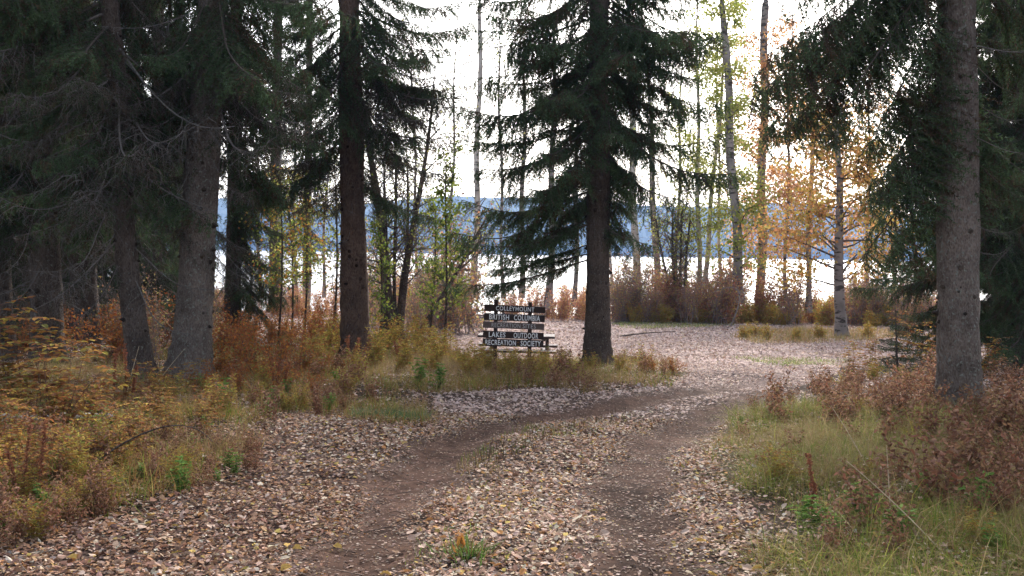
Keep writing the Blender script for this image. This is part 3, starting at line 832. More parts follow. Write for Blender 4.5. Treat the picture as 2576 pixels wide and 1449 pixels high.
# ------------------------------------------------------------------ broadleaf trees
ORG = [(.50, .26, .08), (.55, .33, .10), (.60, .30, .14), (.42, .22, .07)]
GOLD = [(.48, .36, .10), (.52, .40, .14), (.45, .28, .08), (.36, .30, .08)]
YGR = [(.34, .36, .08), (.42, .40, .12), (.26, .30, .06)]
GREEN = [(.10, .15, .03), (.15, .19, .04), (.22, .23, .05)]
PINK = [(.56, .30, .17), (.62, .38, .24), (.5, .28, .14)]
BRN = [(.16, .09, .06), (.2, .11, .07)]
def broadleaf(name, label, base, top, wb, wt, mat, H, zone, nb, blen, leaf, nleaf, lsize, Y=None, group=None, up=(15, 55), nsub=5, clump=.18, twig=(.12, .10, .09), az=None, cat='tree', stems=None):
    B = gnd(*base) if Y is None else at(base[0], base[1], Y)
    root = empty(name, B, label, cat, group)
    k = B.y / F_PX
    def line(b_, t_, wb_, wt_, H_):
        b0 = (gnd(*b_) if b_ == base and Y is None else at(b_[0], b_[1], B.y)) - B
        d = at(t_[0], t_[1], B.y) - B - b0; d = d / d.z
        z = np.linspace(-.3, H_, 26)
        P = np.array([b0 + d * v for v in z]) + np.c_[.06 * np.sin(z * .9 + wb_), .05 * np.sin(z * .7 + 2), 0 * z]
        tz = (at(t_[0], t_[1], B.y) - B).z
        rr = np.clip((wb_ + (wt_ - wb_) * np.clip(z / max(tz, .1), 0, 1.0)) * k / 2, .012, 9) * np.where(z > tz, np.clip(1 - .75 * (z - tz) / max(H_ - tz, .1), .06, 1), 1)
        rr = rr * (1 + .45 * np.exp(-np.maximum(z, 0) / .3))
        return z, P, rr
    sl = [line(base, top, wb, wt, H)] + [line(*q) for q in (stems or [])]
    br = MB(); LP = []
    for q, (z, P, rr) in enumerate(sl):
        mb = MB(); mb.tube(P, rr, 12, 0, (1, 1, 1), True, 1 + .06 * rng.normal(size=(len(z), 12)))
        mb.obj('trunk' if q == 0 else 'stem', [mat], root)
        n_here = nb if q == 0 else max(4, nb // 2)
        hi = min(zone[1], z[-1] * .98)
        for i in range(n_here):
            zz = zone[0] + (hi - zone[0]) * (i + random.random()) / n_here
            p = np.array([np.interp(zz, z, P[:, c]) for c in range(3)]); r = np.interp(zz, z, rr)
            a = R(random.uniform(*az)) if az else random.uniform(0, 6.283)
            el = R(random.uniform(*up)); L = blen * random.uniform(.5, 1.2) * (1 - .45 * (zz - zone[0]) / max(hi - zone[0], .1))
            d = np.array([math.cos(a) * math.cos(el), math.sin(a) * math.cos(el), math.sin(el)])
            pts = bez(p, p + d * L * .5 + rng.normal(0, .1 * L, 3), p + d * L + np.array([0, 0, random.uniform(-.25, .15) * L]), 7)
            tw = np.array(twig) * random.uniform(.8, 1.2)
            br.tube(pts, np.linspace(min(r * .5, .012 + .011 * L), .004, 7), 4, 0, tw, False)
            LP.append(pts[3:])
            for j in range(nsub):
                f = random.uniform(.25, 1) * 5.9; i0 = int(f); q0 = pts[i0] + (pts[i0 + 1] - pts[i0]) * (f - i0)
                d2 = unit(d + rng.normal(0, .6, 3)); l2 = L * random.uniform(.18, .45)
                p2 = bez(q0, q0 + d2 * l2 * .5 + rng.normal(0, .05 * L, 3), q0 + d2 * l2 + np.array([0, 0, -.12 * l2]), 5)
                br.tube(p2, np.linspace(.008, .003, 5), 3, 0, tw, False); LP.append(p2[1:])
                for _ in range(2):
                    q1 = p2[random.randrange(1, 5)]; p3 = np.array([q1, q1 + rng.normal(0, .5, 3) * l2 * .4 + d2 * l2 * .2, q1 + rng.normal(0, .5, 3) * l2 * .4 + d2 * l2 * .5])
                    br.tube(p3, np.array([.005, .004, .002]), 3, 0, tw, False); LP.append(p3[1:])
    if br.n: tag(br.obj('branches', [M_TWIG], root), kind='stuff')
    if nleaf and LP:
        LP = np.concatenate(LP); i = rng.integers(0, len(LP), nleaf)
        Pp = LP[i] + rng.normal(0, clump, (nleaf, 3)) * np.array([1, 1, .6])
        A = unit(np.c_[rng.normal(0, .6, (nleaf, 2)), rng.normal(-.5, .5, nleaf)])
        lf = MB(); Ls = lsize * rng.uniform(.6, 1.3, nleaf)
        lf.leaves(Pp, A, rdirs(nleaf), Ls, Ls * .85, pal(leaf, nleaf, .22), .1, .1, simple=True)
        lf.obj('crown', [M_LEAF], root)
    return root

T = broadleaf
T('aspen_tree', 'golden and orange leaved aspen standing in the grass island of the clearing', (2118, 846), (2104, 330), 28, 13, M_ASP2, 8.5, (1.75, 7.8), 46, 2.7, ORG + GOLD, 9500, .12, up=(0, 40), clump=.26)
T('aspen_tree', 'tall grey aspen with orange leaves, second trunk left of the golden tree', (1912, 792), (1926, 0), 23, 19, M_ASP2, 17, (1.8, 15), 40, 2.8, ORG + PINK * 2, 8000, .14, clump=.34)
T('aspen_tree', 'thin aspen trunk immediately left of the golden leaved tree', (2032, 770), (2046, 200), 14, 10, M_ASP2, 13, (2.4, 12), 32, 2.6, ORG + PINK * 2, 7500, .14, Y=50, clump=.3)
T('aspen_tree', 'tall leaning grey trunk with yellow green leaves between the pale pair and the orange aspen', (1860, 745), (1826, 130), 24, 19, M_ASP2, 17, (1.2, 16), 40, 2.4, YGR, 8500, .13, Y=50, clump=.3)
T('aspen_tree', 'pale slim aspen, right one of the pair, leaning apart near the top', (1770, 725), (1800, 400), 13, 10, M_ASP, 15, (1.5, 14), 26, 2., YGR, 4200, .12, Y=52)
T('aspen_tree', 'pale slim aspen, left one of the close pair', (1758, 728), (1756, 400), 13, 10, M_ASP, 16, (1.5, 15), 26, 2.2, YGR, 4400, .12, Y=51)
T('aspen_tree', 'grey aspen trunk with half pale bark, nearest right of the white barked one', (1656, 765), (1640, 400), 18, 14, M_ASP2, 15, (3.2, 14), 14, 2., YGR + BRN, 260, .09)
T('aspen_tree', 'white barked aspen just right of the central spruce', (1602, 758), (1585, 150), 19, 15, M_ASP, 15, (4.5, 14), 14, 2.0, YGR, 360, .09, Y=51)
T('aspen_tree', 'thin aspen seen between the central spruce and the low bough on its left', (1447, 755), (1452, 300), 12, 9, M_ASP2, 13, (2.5, 12), 12, 1.6, PINK, 200, .09, Y=52)
T('aspen_tree', 'grey aspen trunk above the right end of the wooden sign', (1383, 760), (1392, 300), 18, 14, M_ASP2, 14, (2., 13), 14, 1.8, PINK, 220, .09, Y=51)
T('aspen_tree', 'slim aspen above the left end of the wooden sign', (1312, 735), (1318, 300), 13, 10, M_ASP2, 13, (2.5, 12), 12, 1.8, PINK, 150, .09, Y=54)
T('aspen_tree', 'tall pale bare birch alone against the sky left of the central spruce', (1194, 735), (1208, 80), 17, 11, M_ASP, 16, (2.2, 15.5), 30, 1.8, BRN + YGR, 120, .08, Y=52, up=(15, 60))
for (x, y, w, lab) in ((655, 735, 9, 'thin pale stem in the far gap just right of the small drooping spruce'), (705, 738, 7, 'thin pale stem in the far gap between the lichen spruce and the reddish trunk'), (742, 735, 8, 'thin bare stem near the middle of the far gap left of the reddish trunk'),
                       (775, 738, 7, 'thin bare stem in the far gap, two stems left of the reddish trunk'), (812, 734, 8, 'thin bare stem in the far gap nearest the reddish trunk')):
    T('aspen_tree', lab, (x, y), (x + random.randint(-14, 14), 400), w, w * .7, M_ASP2, 9, (1.5, 8.5), 16, 1.4, PINK + BRN, 120, .08, Y=53)
for (x, y, tx_, w, mt, lf_, nl, lab) in ((1538, 750, 1530, 8, M_ASP, YGR, 500, 'very thin pale stem close to the right side of the central spruce'), (1700, 745, 1712, 9, M_ASP2, YGR, 900, 'thin leafy aspen rising out of the grey twiggy shrub'),
        (1812, 742, 1806, 8, M_ASP, YGR, 1300, 'thin yellow green aspen between the pale pair and the leaning trunk'), (1975, 755, 1985, 9, M_ASP2, PINK + ORG, 1900, 'thin aspen with pinkish orange leaves between the two orange trunks'),
        (2180, 765, 2188, 8, M_ASP2, PINK + ORG, 1500, 'thin orange leaved aspen close to the right of the golden tree'), (2250, 770, 2240, 8, M_ASP2, PINK + ORG, 1200, 'thin orange leaved aspen behind the slim sapling'),
        (1265, 735, 1258, 9, M_ASP2, BRN + YGR, 300, 'bare thin aspen beyond the low spruce bough left of the sign'), (1130, 735, 1142, 8, M_ASP2, BRN + YGR, 350, 'bare thin aspen far behind the green poplar saplings'), (1050, 735, 1040, 8, M_ASP2, BRN + YGR, 350, 'bare thin aspen far behind the willow clump')):
    T('aspen_tree', lab, (x, y), (tx_, 300), w, w * .7, mt, 14, (1.6, 13), 34, 1.9, lf_, nl, .12, Y=random.uniform(50, 55), up=(10, 60), nsub=6, clump=.3)
# the willow clump between the reddish trunk and the sign
T('willow_tree', 'clump of dark leaning bare stems between the reddish trunk and the sign', (990, 858), (925, 330), 30, 14, M_BARK_DK, 7.0, (1.4, 6.8), 40, 1.8, BRN + GREEN + YGR, 2600, .063, up=(10, 65), nsub=6,
  stems=[((1002, 850), (1078, 310), 22, 7, 7.6), ((962, 852), (968, 480), 12, 7, 5.0), ((1015, 850), (1022, 480), 11, 6, 5.0), ((1045, 850), (1200, 590), 13, 6, 3.4), ((1000, 855), (990, 400), 10, 6, 6.0)], cat='tree')
T('poplar_sapling', 'young poplar with green leaves between the willow clump and the sign', (1112, 890), (1128, 440), 7, 3, M_BARK_DK, 4.6, (.9, 4.5), 26, .75, GREEN, 1620, .071, up=(25, 65), clump=.08)
T('poplar_sapling', 'young green leaved poplar close to the right of the willow clump', (1080, 880), (1092, 560), 6, 3, M_BARK_DK, 3.6, (.7, 3.5), 20, .7, GREEN, 1080, .069, up=(25, 65), clump=.08)
T('poplar_sapling', 'green leaved sapling just right of the reddish spruce trunk', (958, 880), (952, 580), 6, 3, M_BARK_DK, 3.2, (.5, 3.1), 20, .6, GREEN, 936, .063, up=(25, 65), clump=.08)
T('poplar_sapling', 'thin sapling with green and yellow leaves left of the reddish trunk', (838, 880), (846, 430), 6, 3, M_BARK_DK, 4.6, (1.3, 4.5), 22, .9, GREEN + YGR, 1080, .063, up=(20, 60), clump=.09)
T('birch_sapling', 'sapling with orange leaves in the gap left of the reddish trunk', (765, 860), (770, 470), 6, 3, M_BARK_DK, 4.4, (1.5, 4.3), 24, 1.2, [(.38, .17, .04), (.42, .25, .06)] + YGR, 1440, .069, up=(0, 40), clump=.12)
T('birch_sapling', 'slim sapling with orange and green leaves right of the small drooping spruce', (700, 880), (706, 520), 6, 3, M_BARK_DK, 4.2, (1.2, 4.1), 26, 1.1, [(.38, .17, .04), (.30, .22, .05)] + GREEN, 1500, .07, up=(0, 45), clump=.12)
T('poplar_sapling', 'yellow green leaved sapling midway between the thick grey trunk and the reddish trunk', (735, 850), (728, 520), 6, 3, M_BARK_DK, 4.6, (1.3, 4.5), 26, 1.0, GREEN + YGR, 1500, .075, up=(10, 55), clump=.12)
T('willow_shrub', 'grey twiggy shrub with sparse yellow leaves beside the pale aspen pair', (1700, 770), (1690, 520), 9, 4, M_BARK_DK, 4.6, (.6, 4.5), 44, 1.6, YGR + BRN, 2200, .09, Y=50, up=(25, 75), nsub=7, cat='shrub',
  stems=[((1690, 770), (1650, 540), 8, 4, 4.2), ((1715, 770), (1740, 540), 8, 4, 4.2), ((1705, 770), (1720, 500), 7, 4, 4.6)])

# ------------------------------------------------------------------ small plants (shared meshes)
def plant(kind, seed):
    global rng
    keep = rng; rng = np.random.default_rng(seed); random.seed(seed)
    st, lf = MB(), MB()
    def stem(p0, p1, r, col, bow=.12, n=5):
        p0, p1 = np.array(p0, float), np.array(p1, float)
        pts = bez(p0, (p0 + p1) / 2 + rng.normal(0, bow, 3) * np.linalg.norm(p1 - p0), p1, n)
        st.tube(pts, np.linspace(r, r * .4, n), 3, 0, col, False); return pts
    def put(P, A, Nn, L, ratio, cols, simple=False, fold=.12, curl=-.1):
        n = len(P); Ls = L * rng.uniform(.65, 1.25, n)
        lf.leaves(P, A, Nn, Ls, Ls * ratio, pal(cols, n, .25), fold, rng.normal(curl, .15, n), simple=simple)
    if kind == 'orange':          # layered shrub of compound leaves
        cols = [(.28, .12, .04), (.34, .17, .045), (.40, .28, .06), (.22, .09, .035), (.18, .085, .04), (.17, .15, .05)]
        for i in range(7):
            a = rng.uniform(0, 6.28); h = rng.uniform(.4, 1.25); r = rng.uniform(.1, .65)
            pts = stem((rng.normal(0, .05), rng.normal(0, .05), 0), (r * math.cos(a), r * math.sin(a), h), .006, (.12, .07, .05), .1, 8)
            for p in pts[2:]:
                for _ in range(2):
                    b = rng.uniform(0, 6.28); l = rng.uniform(.14, .36); tip = p + np.array([math.cos(b) * l, math.sin(b) * l, rng.uniform(-.05, .1)])
                    q = stem(p, tip, .002, (.2, .1, .06), .1, 5)
                    for w in q[1:]:
                        for sgn in (-1, 1):
                            put(w[None], np.array([[math.cos(b + sgn * 1.0), math.sin(b + sgn * 1.0), -.15]]), unit(np.array([[0, 0, 1.]]) + rng.normal(0, .25, (1, 3))), .075, .6, cols)
                    put(q[-1][None], np.array([[math.cos(b), math.sin(b), -.2]]), np.array([[0, 0, 1.]]), .08, .6, cols)
    elif kind == 'red':
        cols = [(.27, .09, .03), (.32, .12, .035), (.22, .10, .045), (.34, .14, .035), (.25, .085, .035), (.19, .14, .045)]
        for i in range(12):
            a = rng.uniform(0, 6.28); h = rng.uniform(.25, 1.15); r = rng.uniform(.1, .75)
            pts = stem((rng.normal(0, .16), rng.normal(0, .16), 0), (r * math.cos(a), r * math.sin(a), h), .005, (.10, .055, .045), .12, 8)
            for p in pts[2:]:
                for _ in range(3):
                    d = unit(rng.normal(size=3) + np.array([0, 0, .7])); l = rng.uniform(.08, .22)
                    q = stem(p, p + d * l, .002, (.13, .06, .05), .1, 4)
                    n = 5; i_ = rng.integers(0, 4, n)
                    put(q[i_] + rng.normal(0, .05, (n, 3)), rdirs(n) + np.array([0, 0, -.2]), unit(rdirs(n) + np.array([0, 0, .8])), .062, .62, cols, True)
    elif kind == 'yellow':        # feathery yellowing herb
        cols = [(.33, .24, .05), (.29, .18, .045), (.37, .30, .07), (.26, .12, .04), (.19, .21, .05), (.24, .12, .05)]
        for i in range(16):
            a = rng.uniform(0, 6.28); h = rng.uniform(.3, .8); r = rng.uniform(.05, .4)
            pts = stem((rng.normal(0, .12), rng.normal(0, .12), 0), (r * math.cos(a), r * math.sin(a), h), .004, (.16, .11, .05), .08, 9)
            for p in pts[2:]:
                n = 9; b = rng.uniform(0, 6.28, n)
                put(np.repeat(p[None], n, 0) + rng.normal(0, .025, (n, 3)), np.c_[np.cos(b), np.sin(b), rng.uniform(-.1, .7, n)], unit(rdirs(n) + np.array([0, 0, .8])), .075, .26, cols, True)
    elif kind == 'brown':         # withered herb with hanging large leaves
        cols = [(.19, .085, .05), (.25, .125, .075), (.14, .07, .045), (.31, .18, .12), (.22, .14, .07)]
        for i in range(5):
            a = rng.uniform(0, 6.28); h = rng.uniform(.35, .75); r = rng.uniform(.05, .3)
            pts = stem((rng.normal(0, .06), rng.normal(0, .06), 0), (r * math.cos(a), r * math.sin(a), h), .004, (.13, .075, .055), .1, 9)
            for p in pts[2:]:
                n = 6; b = rng.uniform(0, 6.28, n)
                put(np.repeat(p[None], n, 0) + rng.normal(0, .05, (n, 3)), np.c_[np.cos(b) * .8, np.sin(b) * .8, rng.uniform(-1, .1, n)], rdirs(n), .062, .5, cols, False, .25, -.25)
    elif kind == 'green':
        cols = [(.10, .19, .04), (.14, .23, .05), (.19, .25, .06)]
        for i in range(8):
            a = rng.uniform(0, 6.28); h = rng.uniform(.2, .5); r = rng.uniform(.03, .2)
            pts = stem((rng.normal(0, .04), rng.normal(0, .04), 0), (r * math.cos(a), r * math.sin(a), h), .004, (.12, .13, .05), .08, 7)
            for p in pts[1:]:
                n = 6; b = rng.uniform(0, 6.28, n)
                put(np.repeat(p[None], n, 0), np.c_[np.cos(b), np.sin(b), rng.uniform(-.2, .5, n)], unit(rdirs(n) * .5 + np.array([0, 0, 1])), .075, .42, cols)
    elif kind == 'spike':         # rusty seed spike
        cols = [(.21, .08, .045), (.26, .11, .06), (.16, .065, .04)]
        for i in range(3):
            h = rng.uniform(.5, .95)
            pts = stem((rng.normal(0, .06), rng.normal(0, .06), 0), (rng.normal(0, .12), rng.normal(0, .12), h), .005, (.16, .07, .04), .05, 10)
            n = 150; f = rng.uniform(.35, 1, n) * 8.9; i0 = f.astype(int)
            P = pts[i0] + (pts[np.minimum(i0 + 1, 9)] - pts[i0]) * (f - i0)[:, None]
            put(P, unit(rng.normal(size=(n, 3)) + np.array([0, 0, .5])), rdirs(n), .042, .5, cols, True)
    elif kind == 'shore':         # rosy autumn brush
        cols = [(.36, .13, .085), (.44, .21, .13), (.48, .31, .15), (.36, .19, .14), (.5, .34, .10)]
        for i in range(16):
            a = rng.uniform(0, 6.28); h = rng.uniform(.7, 2.0); r = rng.uniform(.1, .8)
            pts = stem((rng.normal(0, .25), rng.normal(0, .2), 0), (r * math.cos(a), r * math.sin(a), h), .009, (.27, .18, .165), .08, 8)
            for p in pts[1:]:
                for _ in range(3):
                    d = unit(rng.normal(size=3) + np.array([0, 0, .6])); l = rng.uniform(.15, .45)
                    q = stem(p, p + d * l, .004, (.27, .18, .165), .1, 4)
                    n = 6; i_ = rng.integers(0, 4, n)
                    put(q[i_] + rng.normal(0, .06, (n, 3)), rdirs(n), rdirs(n), .085, .7, cols, True)
    elif kind == 'gold':          # yellow orange shore brush
        cols = [(.50, .30, .06), (.48, .38, .09), (.46, .22, .07), (.36, .36, .10)]
        for i in range(14):
            a = rng.uniform(0, 6.28); h = rng.uniform(.5, 1.6); r = rng.uniform(.1, .8)
            pts = stem((rng.normal(0, .25), rng.normal(0, .2), 0), (r * math.cos(a), r * math.sin(a), h), .008, (.15, .11, .09), .08, 8)
            for p in pts[1:]:
                for _ in range(3):
                    d = unit(rng.normal(size=3) + np.array([0, 0, .5])); l = rng.uniform(.15, .4)
                    q = stem(p, p + d * l, .004, (.16, .11, .09), .1, 4)
                    n = 10; i_ = rng.integers(0, 4, n)
                    put(q[i_] + rng.normal(0, .06, (n, 3)), rdirs(n), rdirs(n), .085, .7, cols, True)
    elif kind == 'bare':          # grey bare twigs
        for i in range(18):
            a = rng.uniform(0, 6.28); h = rng.uniform(1.0, 2.6); r = rng.uniform(.1, .9)
            pts = stem((rng.normal(0, .3), rng.normal(0, .2), 0), (r * math.cos(a), r * math.sin(a), h), .011, (.22, .18, .17), .08, 8)
            for p in pts[1:]:
                for _ in range(3):
                    d = unit(rng.normal(size=3) + np.array([0, 0, .9])); l = rng.uniform(.15, .5)
                    q = stem(p, p + d * l, .0045, (.22, .18, .17), .1, 4)
                    n = 4
                    put(q[rng.integers(1, 4, n)], rdirs(n), rdirs(n), .07, .6, [(.4, .2, .12), (.4, .34, .12), (.3, .18, .13)], True)
    rng = keep
    return st.mesh('stems', [M_TWIG]), lf.mesh('foliage', [M_LEAF])
PL = {k: [plant(k, 100 * i + n) for n in range(3)] for i, k in enumerate(('orange', 'red', 'yellow', 'brown', 'green', 'spike', 'shore', 'gold', 'bare'), 1)}
random.seed(21)
PNAME = {'orange': 'orange_shrub', 'red': 'red_shrub', 'yellow': 'yellow_herb', 'brown': 'withered_herb', 'green': 'green_herb', 'spike': 'seed_spike', 'shore': 'rosy_shrub', 'gold': 'golden_shrub', 'bare': 'bare_shrub'}
PCAT = {'orange': 'shrub', 'red': 'shrub', 'yellow': 'plant', 'brown': 'plant', 'green': 'plant', 'spike': 'plant', 'shore': 'shrub', 'gold': 'shrub', 'bare': 'shrub'}
def sow(kind, px, py, scale, label, group=None, p=None):
    loc = gnd(px, py) if p is None else p
    s_, f_ = random.choice(PL[kind])
    r = empty(PNAME[kind], loc, label, PCAT[kind], group)
    r.rotation_euler = (random.gauss(0, .06), random.gauss(0, .06), random.uniform(0, 6.28)); r.scale = (scale * random.uniform(.85, 1.25), scale * random.uniform(.85, 1.25), scale * random.uniform(.8, 1.15))
    for nm, me in (('stems', s_), ('foliage', f_)):
        o = bpy.data.objects.new(nm, me); COL.objects.link(o); o.parent = r
    return r
# left bank
sow('orange', 70, 1075, 1.05, 'tall shrub with layered orange and yellow leaves at the left edge')
sow('orange', 150, 1120, .8, 'low orange shrub in front of the tall orange and yellow one')
for px, py, s in ((20, 1200, .5), (230, 1110, .42), (330, 1140, .42), (430, 1130, .36), (520, 1090, .34), (130, 1200, .38), (300, 1200, .32), (20, 1060, .6), (400, 1080, .36), (240, 1060, .4)):
    sow('orange', px, py, s, 'low orange leaved shrub ' + ('below the tall orange shrub' if px < 160 else 'beside the arching bare twig' if px < 350 else 'below the thick grey trunk'), 'low orange shrubs on the left bank')
for px, py, s in ((570, 950, .9), (640, 960, .95), (700, 940, .85), (620, 900, 1.0), (760, 950, .8), (820, 960, .6), (560, 880, 1.15), (690, 880, .95), (780, 890, .85), (600, 1000, .6), (700, 1000, .6), (790, 1010, .5), (530, 1000, .5)):
    sow('red', px, py, s * .8, 'rusty red leaved shrub ' + ('touching the thick grey trunk' if px < 610 else 'midway between the thick grey and reddish trunks' if px < 720 else 'close to the reddish trunk'), 'rusty red shrubs on the left bank')
for px, py, s in ((790, 910, .85), (840, 900, .95), (960, 900, 1.0), (1010, 905, 1.0), (1060, 900, 1.0), (1110, 920, .9), (1160, 925, .75), (940, 940, .8), (1010, 950, .7), (1230, 945, .55), (1300, 945, .5), (1370, 940, .55), (1430, 950, .6), (1180, 960, .6), (1270, 965, .5), (1350, 965, .5), (980, 880, .9), (1050, 885, .85), (1120, 895, .85), (820, 930, .8), (1225, 925, .58), (1330, 930, .5), (1280, 928, .55), (1370, 935, .5), (1200, 930, .6), (1090, 950, .7), (900, 960, .7), (1400, 925, .5), (1480, 940, .5), (1560, 950, .55), (1620, 940, .5)):
    near = 'beside the reddish trunk' if px < 930 else 'below the willow clump' if px < 1130 else 'in front of the sign' if px < 1400 else 'at the foot of the central spruce'
    sow('yellow', px, py, s * 1.1, 'feathery yellowing herb ' + near, 'yellowing herbs round the sign')
for px, py, s in ((1330, 975, .55), (1390, 985, .6), (1450, 990, .65), (1480, 995, .5), (1410, 960, .7), (1340, 950, .6), (900, 985, .7), (860, 1010, .6), (940, 1020, .6), (820, 1030, .5), (1560, 940, .6), (1620, 955, .6), (1670, 960, .5), (1590, 915, .55), (760, 1030, .6), (700, 1050, .5), (640, 1040, .5), (870, 1045, .5), (560, 1060, .5), (800, 970, .8), (860, 960, .8), (1240, 955, .5), (1300, 965, .5)):
    sow('brown', px, py, s, 'withered brown herb on the verge ' + ('left of the blue green grass tuft' if px < 1000 else 'in front of the sign' if px < 1420 else 'in front of the central spruce' if px < 1580 else 'right of the central spruce'), 'withered herbs on the left verge')
for px, py, s in ((315, 1060, .85), (690, 1000, .75), (880, 930, .8), (900, 935, .75), (925, 940, .7), (760, 985, .7), (600, 985, .6), (60, 1290, .6), (1000, 920, .8)):
    sow('spike', px, py, s, 'upright rusty red seed spike among the left bank brush', 'rusty seed spikes on the left bank')
for px, py, s in ((590, 975, .6), (660, 985, .6), (720, 965, .65), (770, 940, .7), (810, 950, .65), (640, 940, .7), (850, 985, .5), (690, 1015, .5)):
    kk = random.choice(['yellow', 'brown', 'green'])
    sow(kk, px, py, s, {'yellow': 'yellowing', 'brown': 'withered brown', 'green': 'green'}[kk] + ' herb in front of the rusty red shrubs', {'yellow': 'yellowing', 'brown': 'withered', 'green': 'green'}[kk] + ' herbs before the rusty shrubs')
sow('green', 1105, 992, 1.0, 'bright green herb on the verge below and left of the sign')
sow('green', 1050, 985, .9, 'green herb just left of the tallest verge herb')
sow('green', 505, 985, .7, 'green leafed herb at the foot of the thick grey trunk')
sow('green', 560, 1010, .6, 'pale green broad herb right of the thick grey trunk foot')
sow('green', 460, 1260, .5, 'low green fern like herb in the leaves at the left verge')
for i in range(34):
    px = random.uniform(-60, 560); Y = random.uniform(19.5, 34); q = at(px, 800, Y); p = gz((q.x, Y))
    kk = random.choice(['red', 'brown', 'bare', 'red'])
    sow(kk, 0, 0, random.uniform(.7, 1.2) * (.6 if kk == 'bare' else 1), {'red': 'dull red brush in the shade under the left spruces', 'brown': 'withered herb in the shade under the left spruces', 'bare': 'bare twiggy brush in the shade under the left spruces'}[kk],
        {'red': 'red brush under the left spruces', 'brown': 'withered herbs under the left spruces', 'bare': 'bare brush under the left spruces'}[kk], p)
for i in range(16):
    px = random.uniform(560, 860); Y = random.uniform(23, 34); q = at(px, 800, Y); p = gz((q.x, Y))
    sow(random.choice(['red', 'red', 'orange', 'yellow']), 0, 0, random.uniform(.6, .95), 'tall autumn brush seen deep between the thick grey and the reddish trunk', 'deep brush between the two left trunks', p)
for i in range(150):
    px = random.uniform(0, 900); py = random.uniform(990, 1290) ; 
    if py > 1300 - px * .3: continue
    kk = random.choice(['brown', 'yellow', 'brown', 'brown', 'green', 'orange'] if px > 90 else ['brown', 'yellow', 'orange'])
    sow(kk, px, py, random.uniform(.3, .5) if kk == 'orange' else random.uniform(.35, .6), {'brown': 'withered herb ', 'yellow': 'yellowing herb ', 'green': 'low green herb ', 'orange': 'small orange leaved shrub '}[kk] + ('below the tall orange shrub at the left edge' if px < 230 else 'near the arching bare twig' if px < 480 else 'on the verge below the thick grey trunk' if px < 700 else 'on the verge below the rusty shrubs'),
        {'brown': 'withered herbs among the orange shrubs', 'yellow': 'yellowing herbs among the orange shrubs', 'green': 'low green herbs on the left verge', 'orange': 'small orange shrubs on the left verge'}[kk])
for i in range(210):
    px = random.uniform(-20, 660); py = random.uniform(1130, 1430)
    if py > 1435 - px * .36 or (px > 520 and py > 1240): continue
    kk = random.choice(['brown', 'brown', 'yellow', 'green', 'brown', 'brown'])
    sow(kk, px, py, random.uniform(.22, .42), {'brown': 'small withered weed ', 'yellow': 'small yellowing weed ', 'green': 'small green weed '}[kk] + ('in the leafy corner at the lower left' if px < 240 else 'along the leafy edge below the arching twig'),
        {'brown': 'small withered weeds at the lower left', 'yellow': 'small yellowing weeds at the lower left', 'green': 'small green weeds at the lower left'}[kk])
# right bank
k = 0
while k < 96:
    px, py = random.uniform(2080, 2600), random.uniform(965, 1400)
    if py > 1010 + (px - 2000) * .5:
        if random.random() < .8: continue
    q = ground(px, py)
    if not inside(np.array([q.x]), np.array([q.y]), RIGHT)[0]: continue
    sow('brown', px, py, random.uniform(.35, .55) if px < 2230 else random.uniform(.45, .85), 'withered brown leafy herb in the long grass ' + ('at the near right corner' if py > 1180 else 'at the foot of the big right trunk' if px > 2260 else 'between the slim sapling and the track'), 'withered herbs on the right bank'); k += 1
for i in range(34):
    px = random.uniform(1940, 2290); py = random.uniform(985, 1110)
    q = ground(px, py)
    if not inside(np.array([q.x]), np.array([q.y]), RIGHT)[0] or py > 1120 - (2290 - px) * .12: continue
    sow('brown', px, py, random.uniform(.42, .68), 'reddish brown withered herb in the patch between the sapling and the right rut', 'withered herb patch by the right rut')
for px, py, s in ((1900, 1040, .42), (1990, 1020, .5), (2080, 990, .6)):
    sow('brown', px, py, s, 'withered herb reaching over the track from the right bank', 'withered herbs leaning over the track')
sow('spike', 2040, 1330, .5, 'reddish brown dead spike in the grass nearest the track on the right')
for px, py, s in ((2140, 960, .55), (2190, 945, .6), (2330, 940, .9), (2480, 960, .7), (2360, 900, 1.0)):
    sow('orange', px, py, s, 'orange leaved shrub round the sapling and big right trunk', 'orange shrubs on the right bank')
for px, py, s in ((2030, 1370, .6), (2170, 1340, .55), (2330, 1290, .5), (2250, 1400, .5), (2460, 1330, .6)):
    sow('green', px, py, s, 'pale green broad leaved herb in the right foreground grass', 'green herbs in the right grass')
for i in range(34):
    px = random.uniform(1860, 2600); py = random.uniform(1060, 1440)
    q = ground(px, py)
    if not inside(np.array([q.x]), np.array([q.y]), RIGHT)[0]: continue
    kk = random.choice(['brown', 'brown', 'yellow', 'green'])
    sow(kk, px, py, random.uniform(.25, .42), {'brown': 'small withered herb ', 'yellow': 'small yellowing herb ', 'green': 'small green herb '}[kk] + ('in the grass edge beside the right rut' if px < 2100 else 'in the middle of the right grass' if px < 2350 else 'in the grass at the right edge'),
        {'brown': 'small withered herbs in the right grass', 'yellow': 'small yellowing herbs in the right grass', 'green': 'small green herbs in the right grass'}[kk])
for px, py, s in ((2200, 960, .6), (2280, 985, .5), (2120, 985, .5)):
    sow('yellow', px, py, s, 'small yellowing herb near the slim sapling', 'yellowing herbs by the sapling')
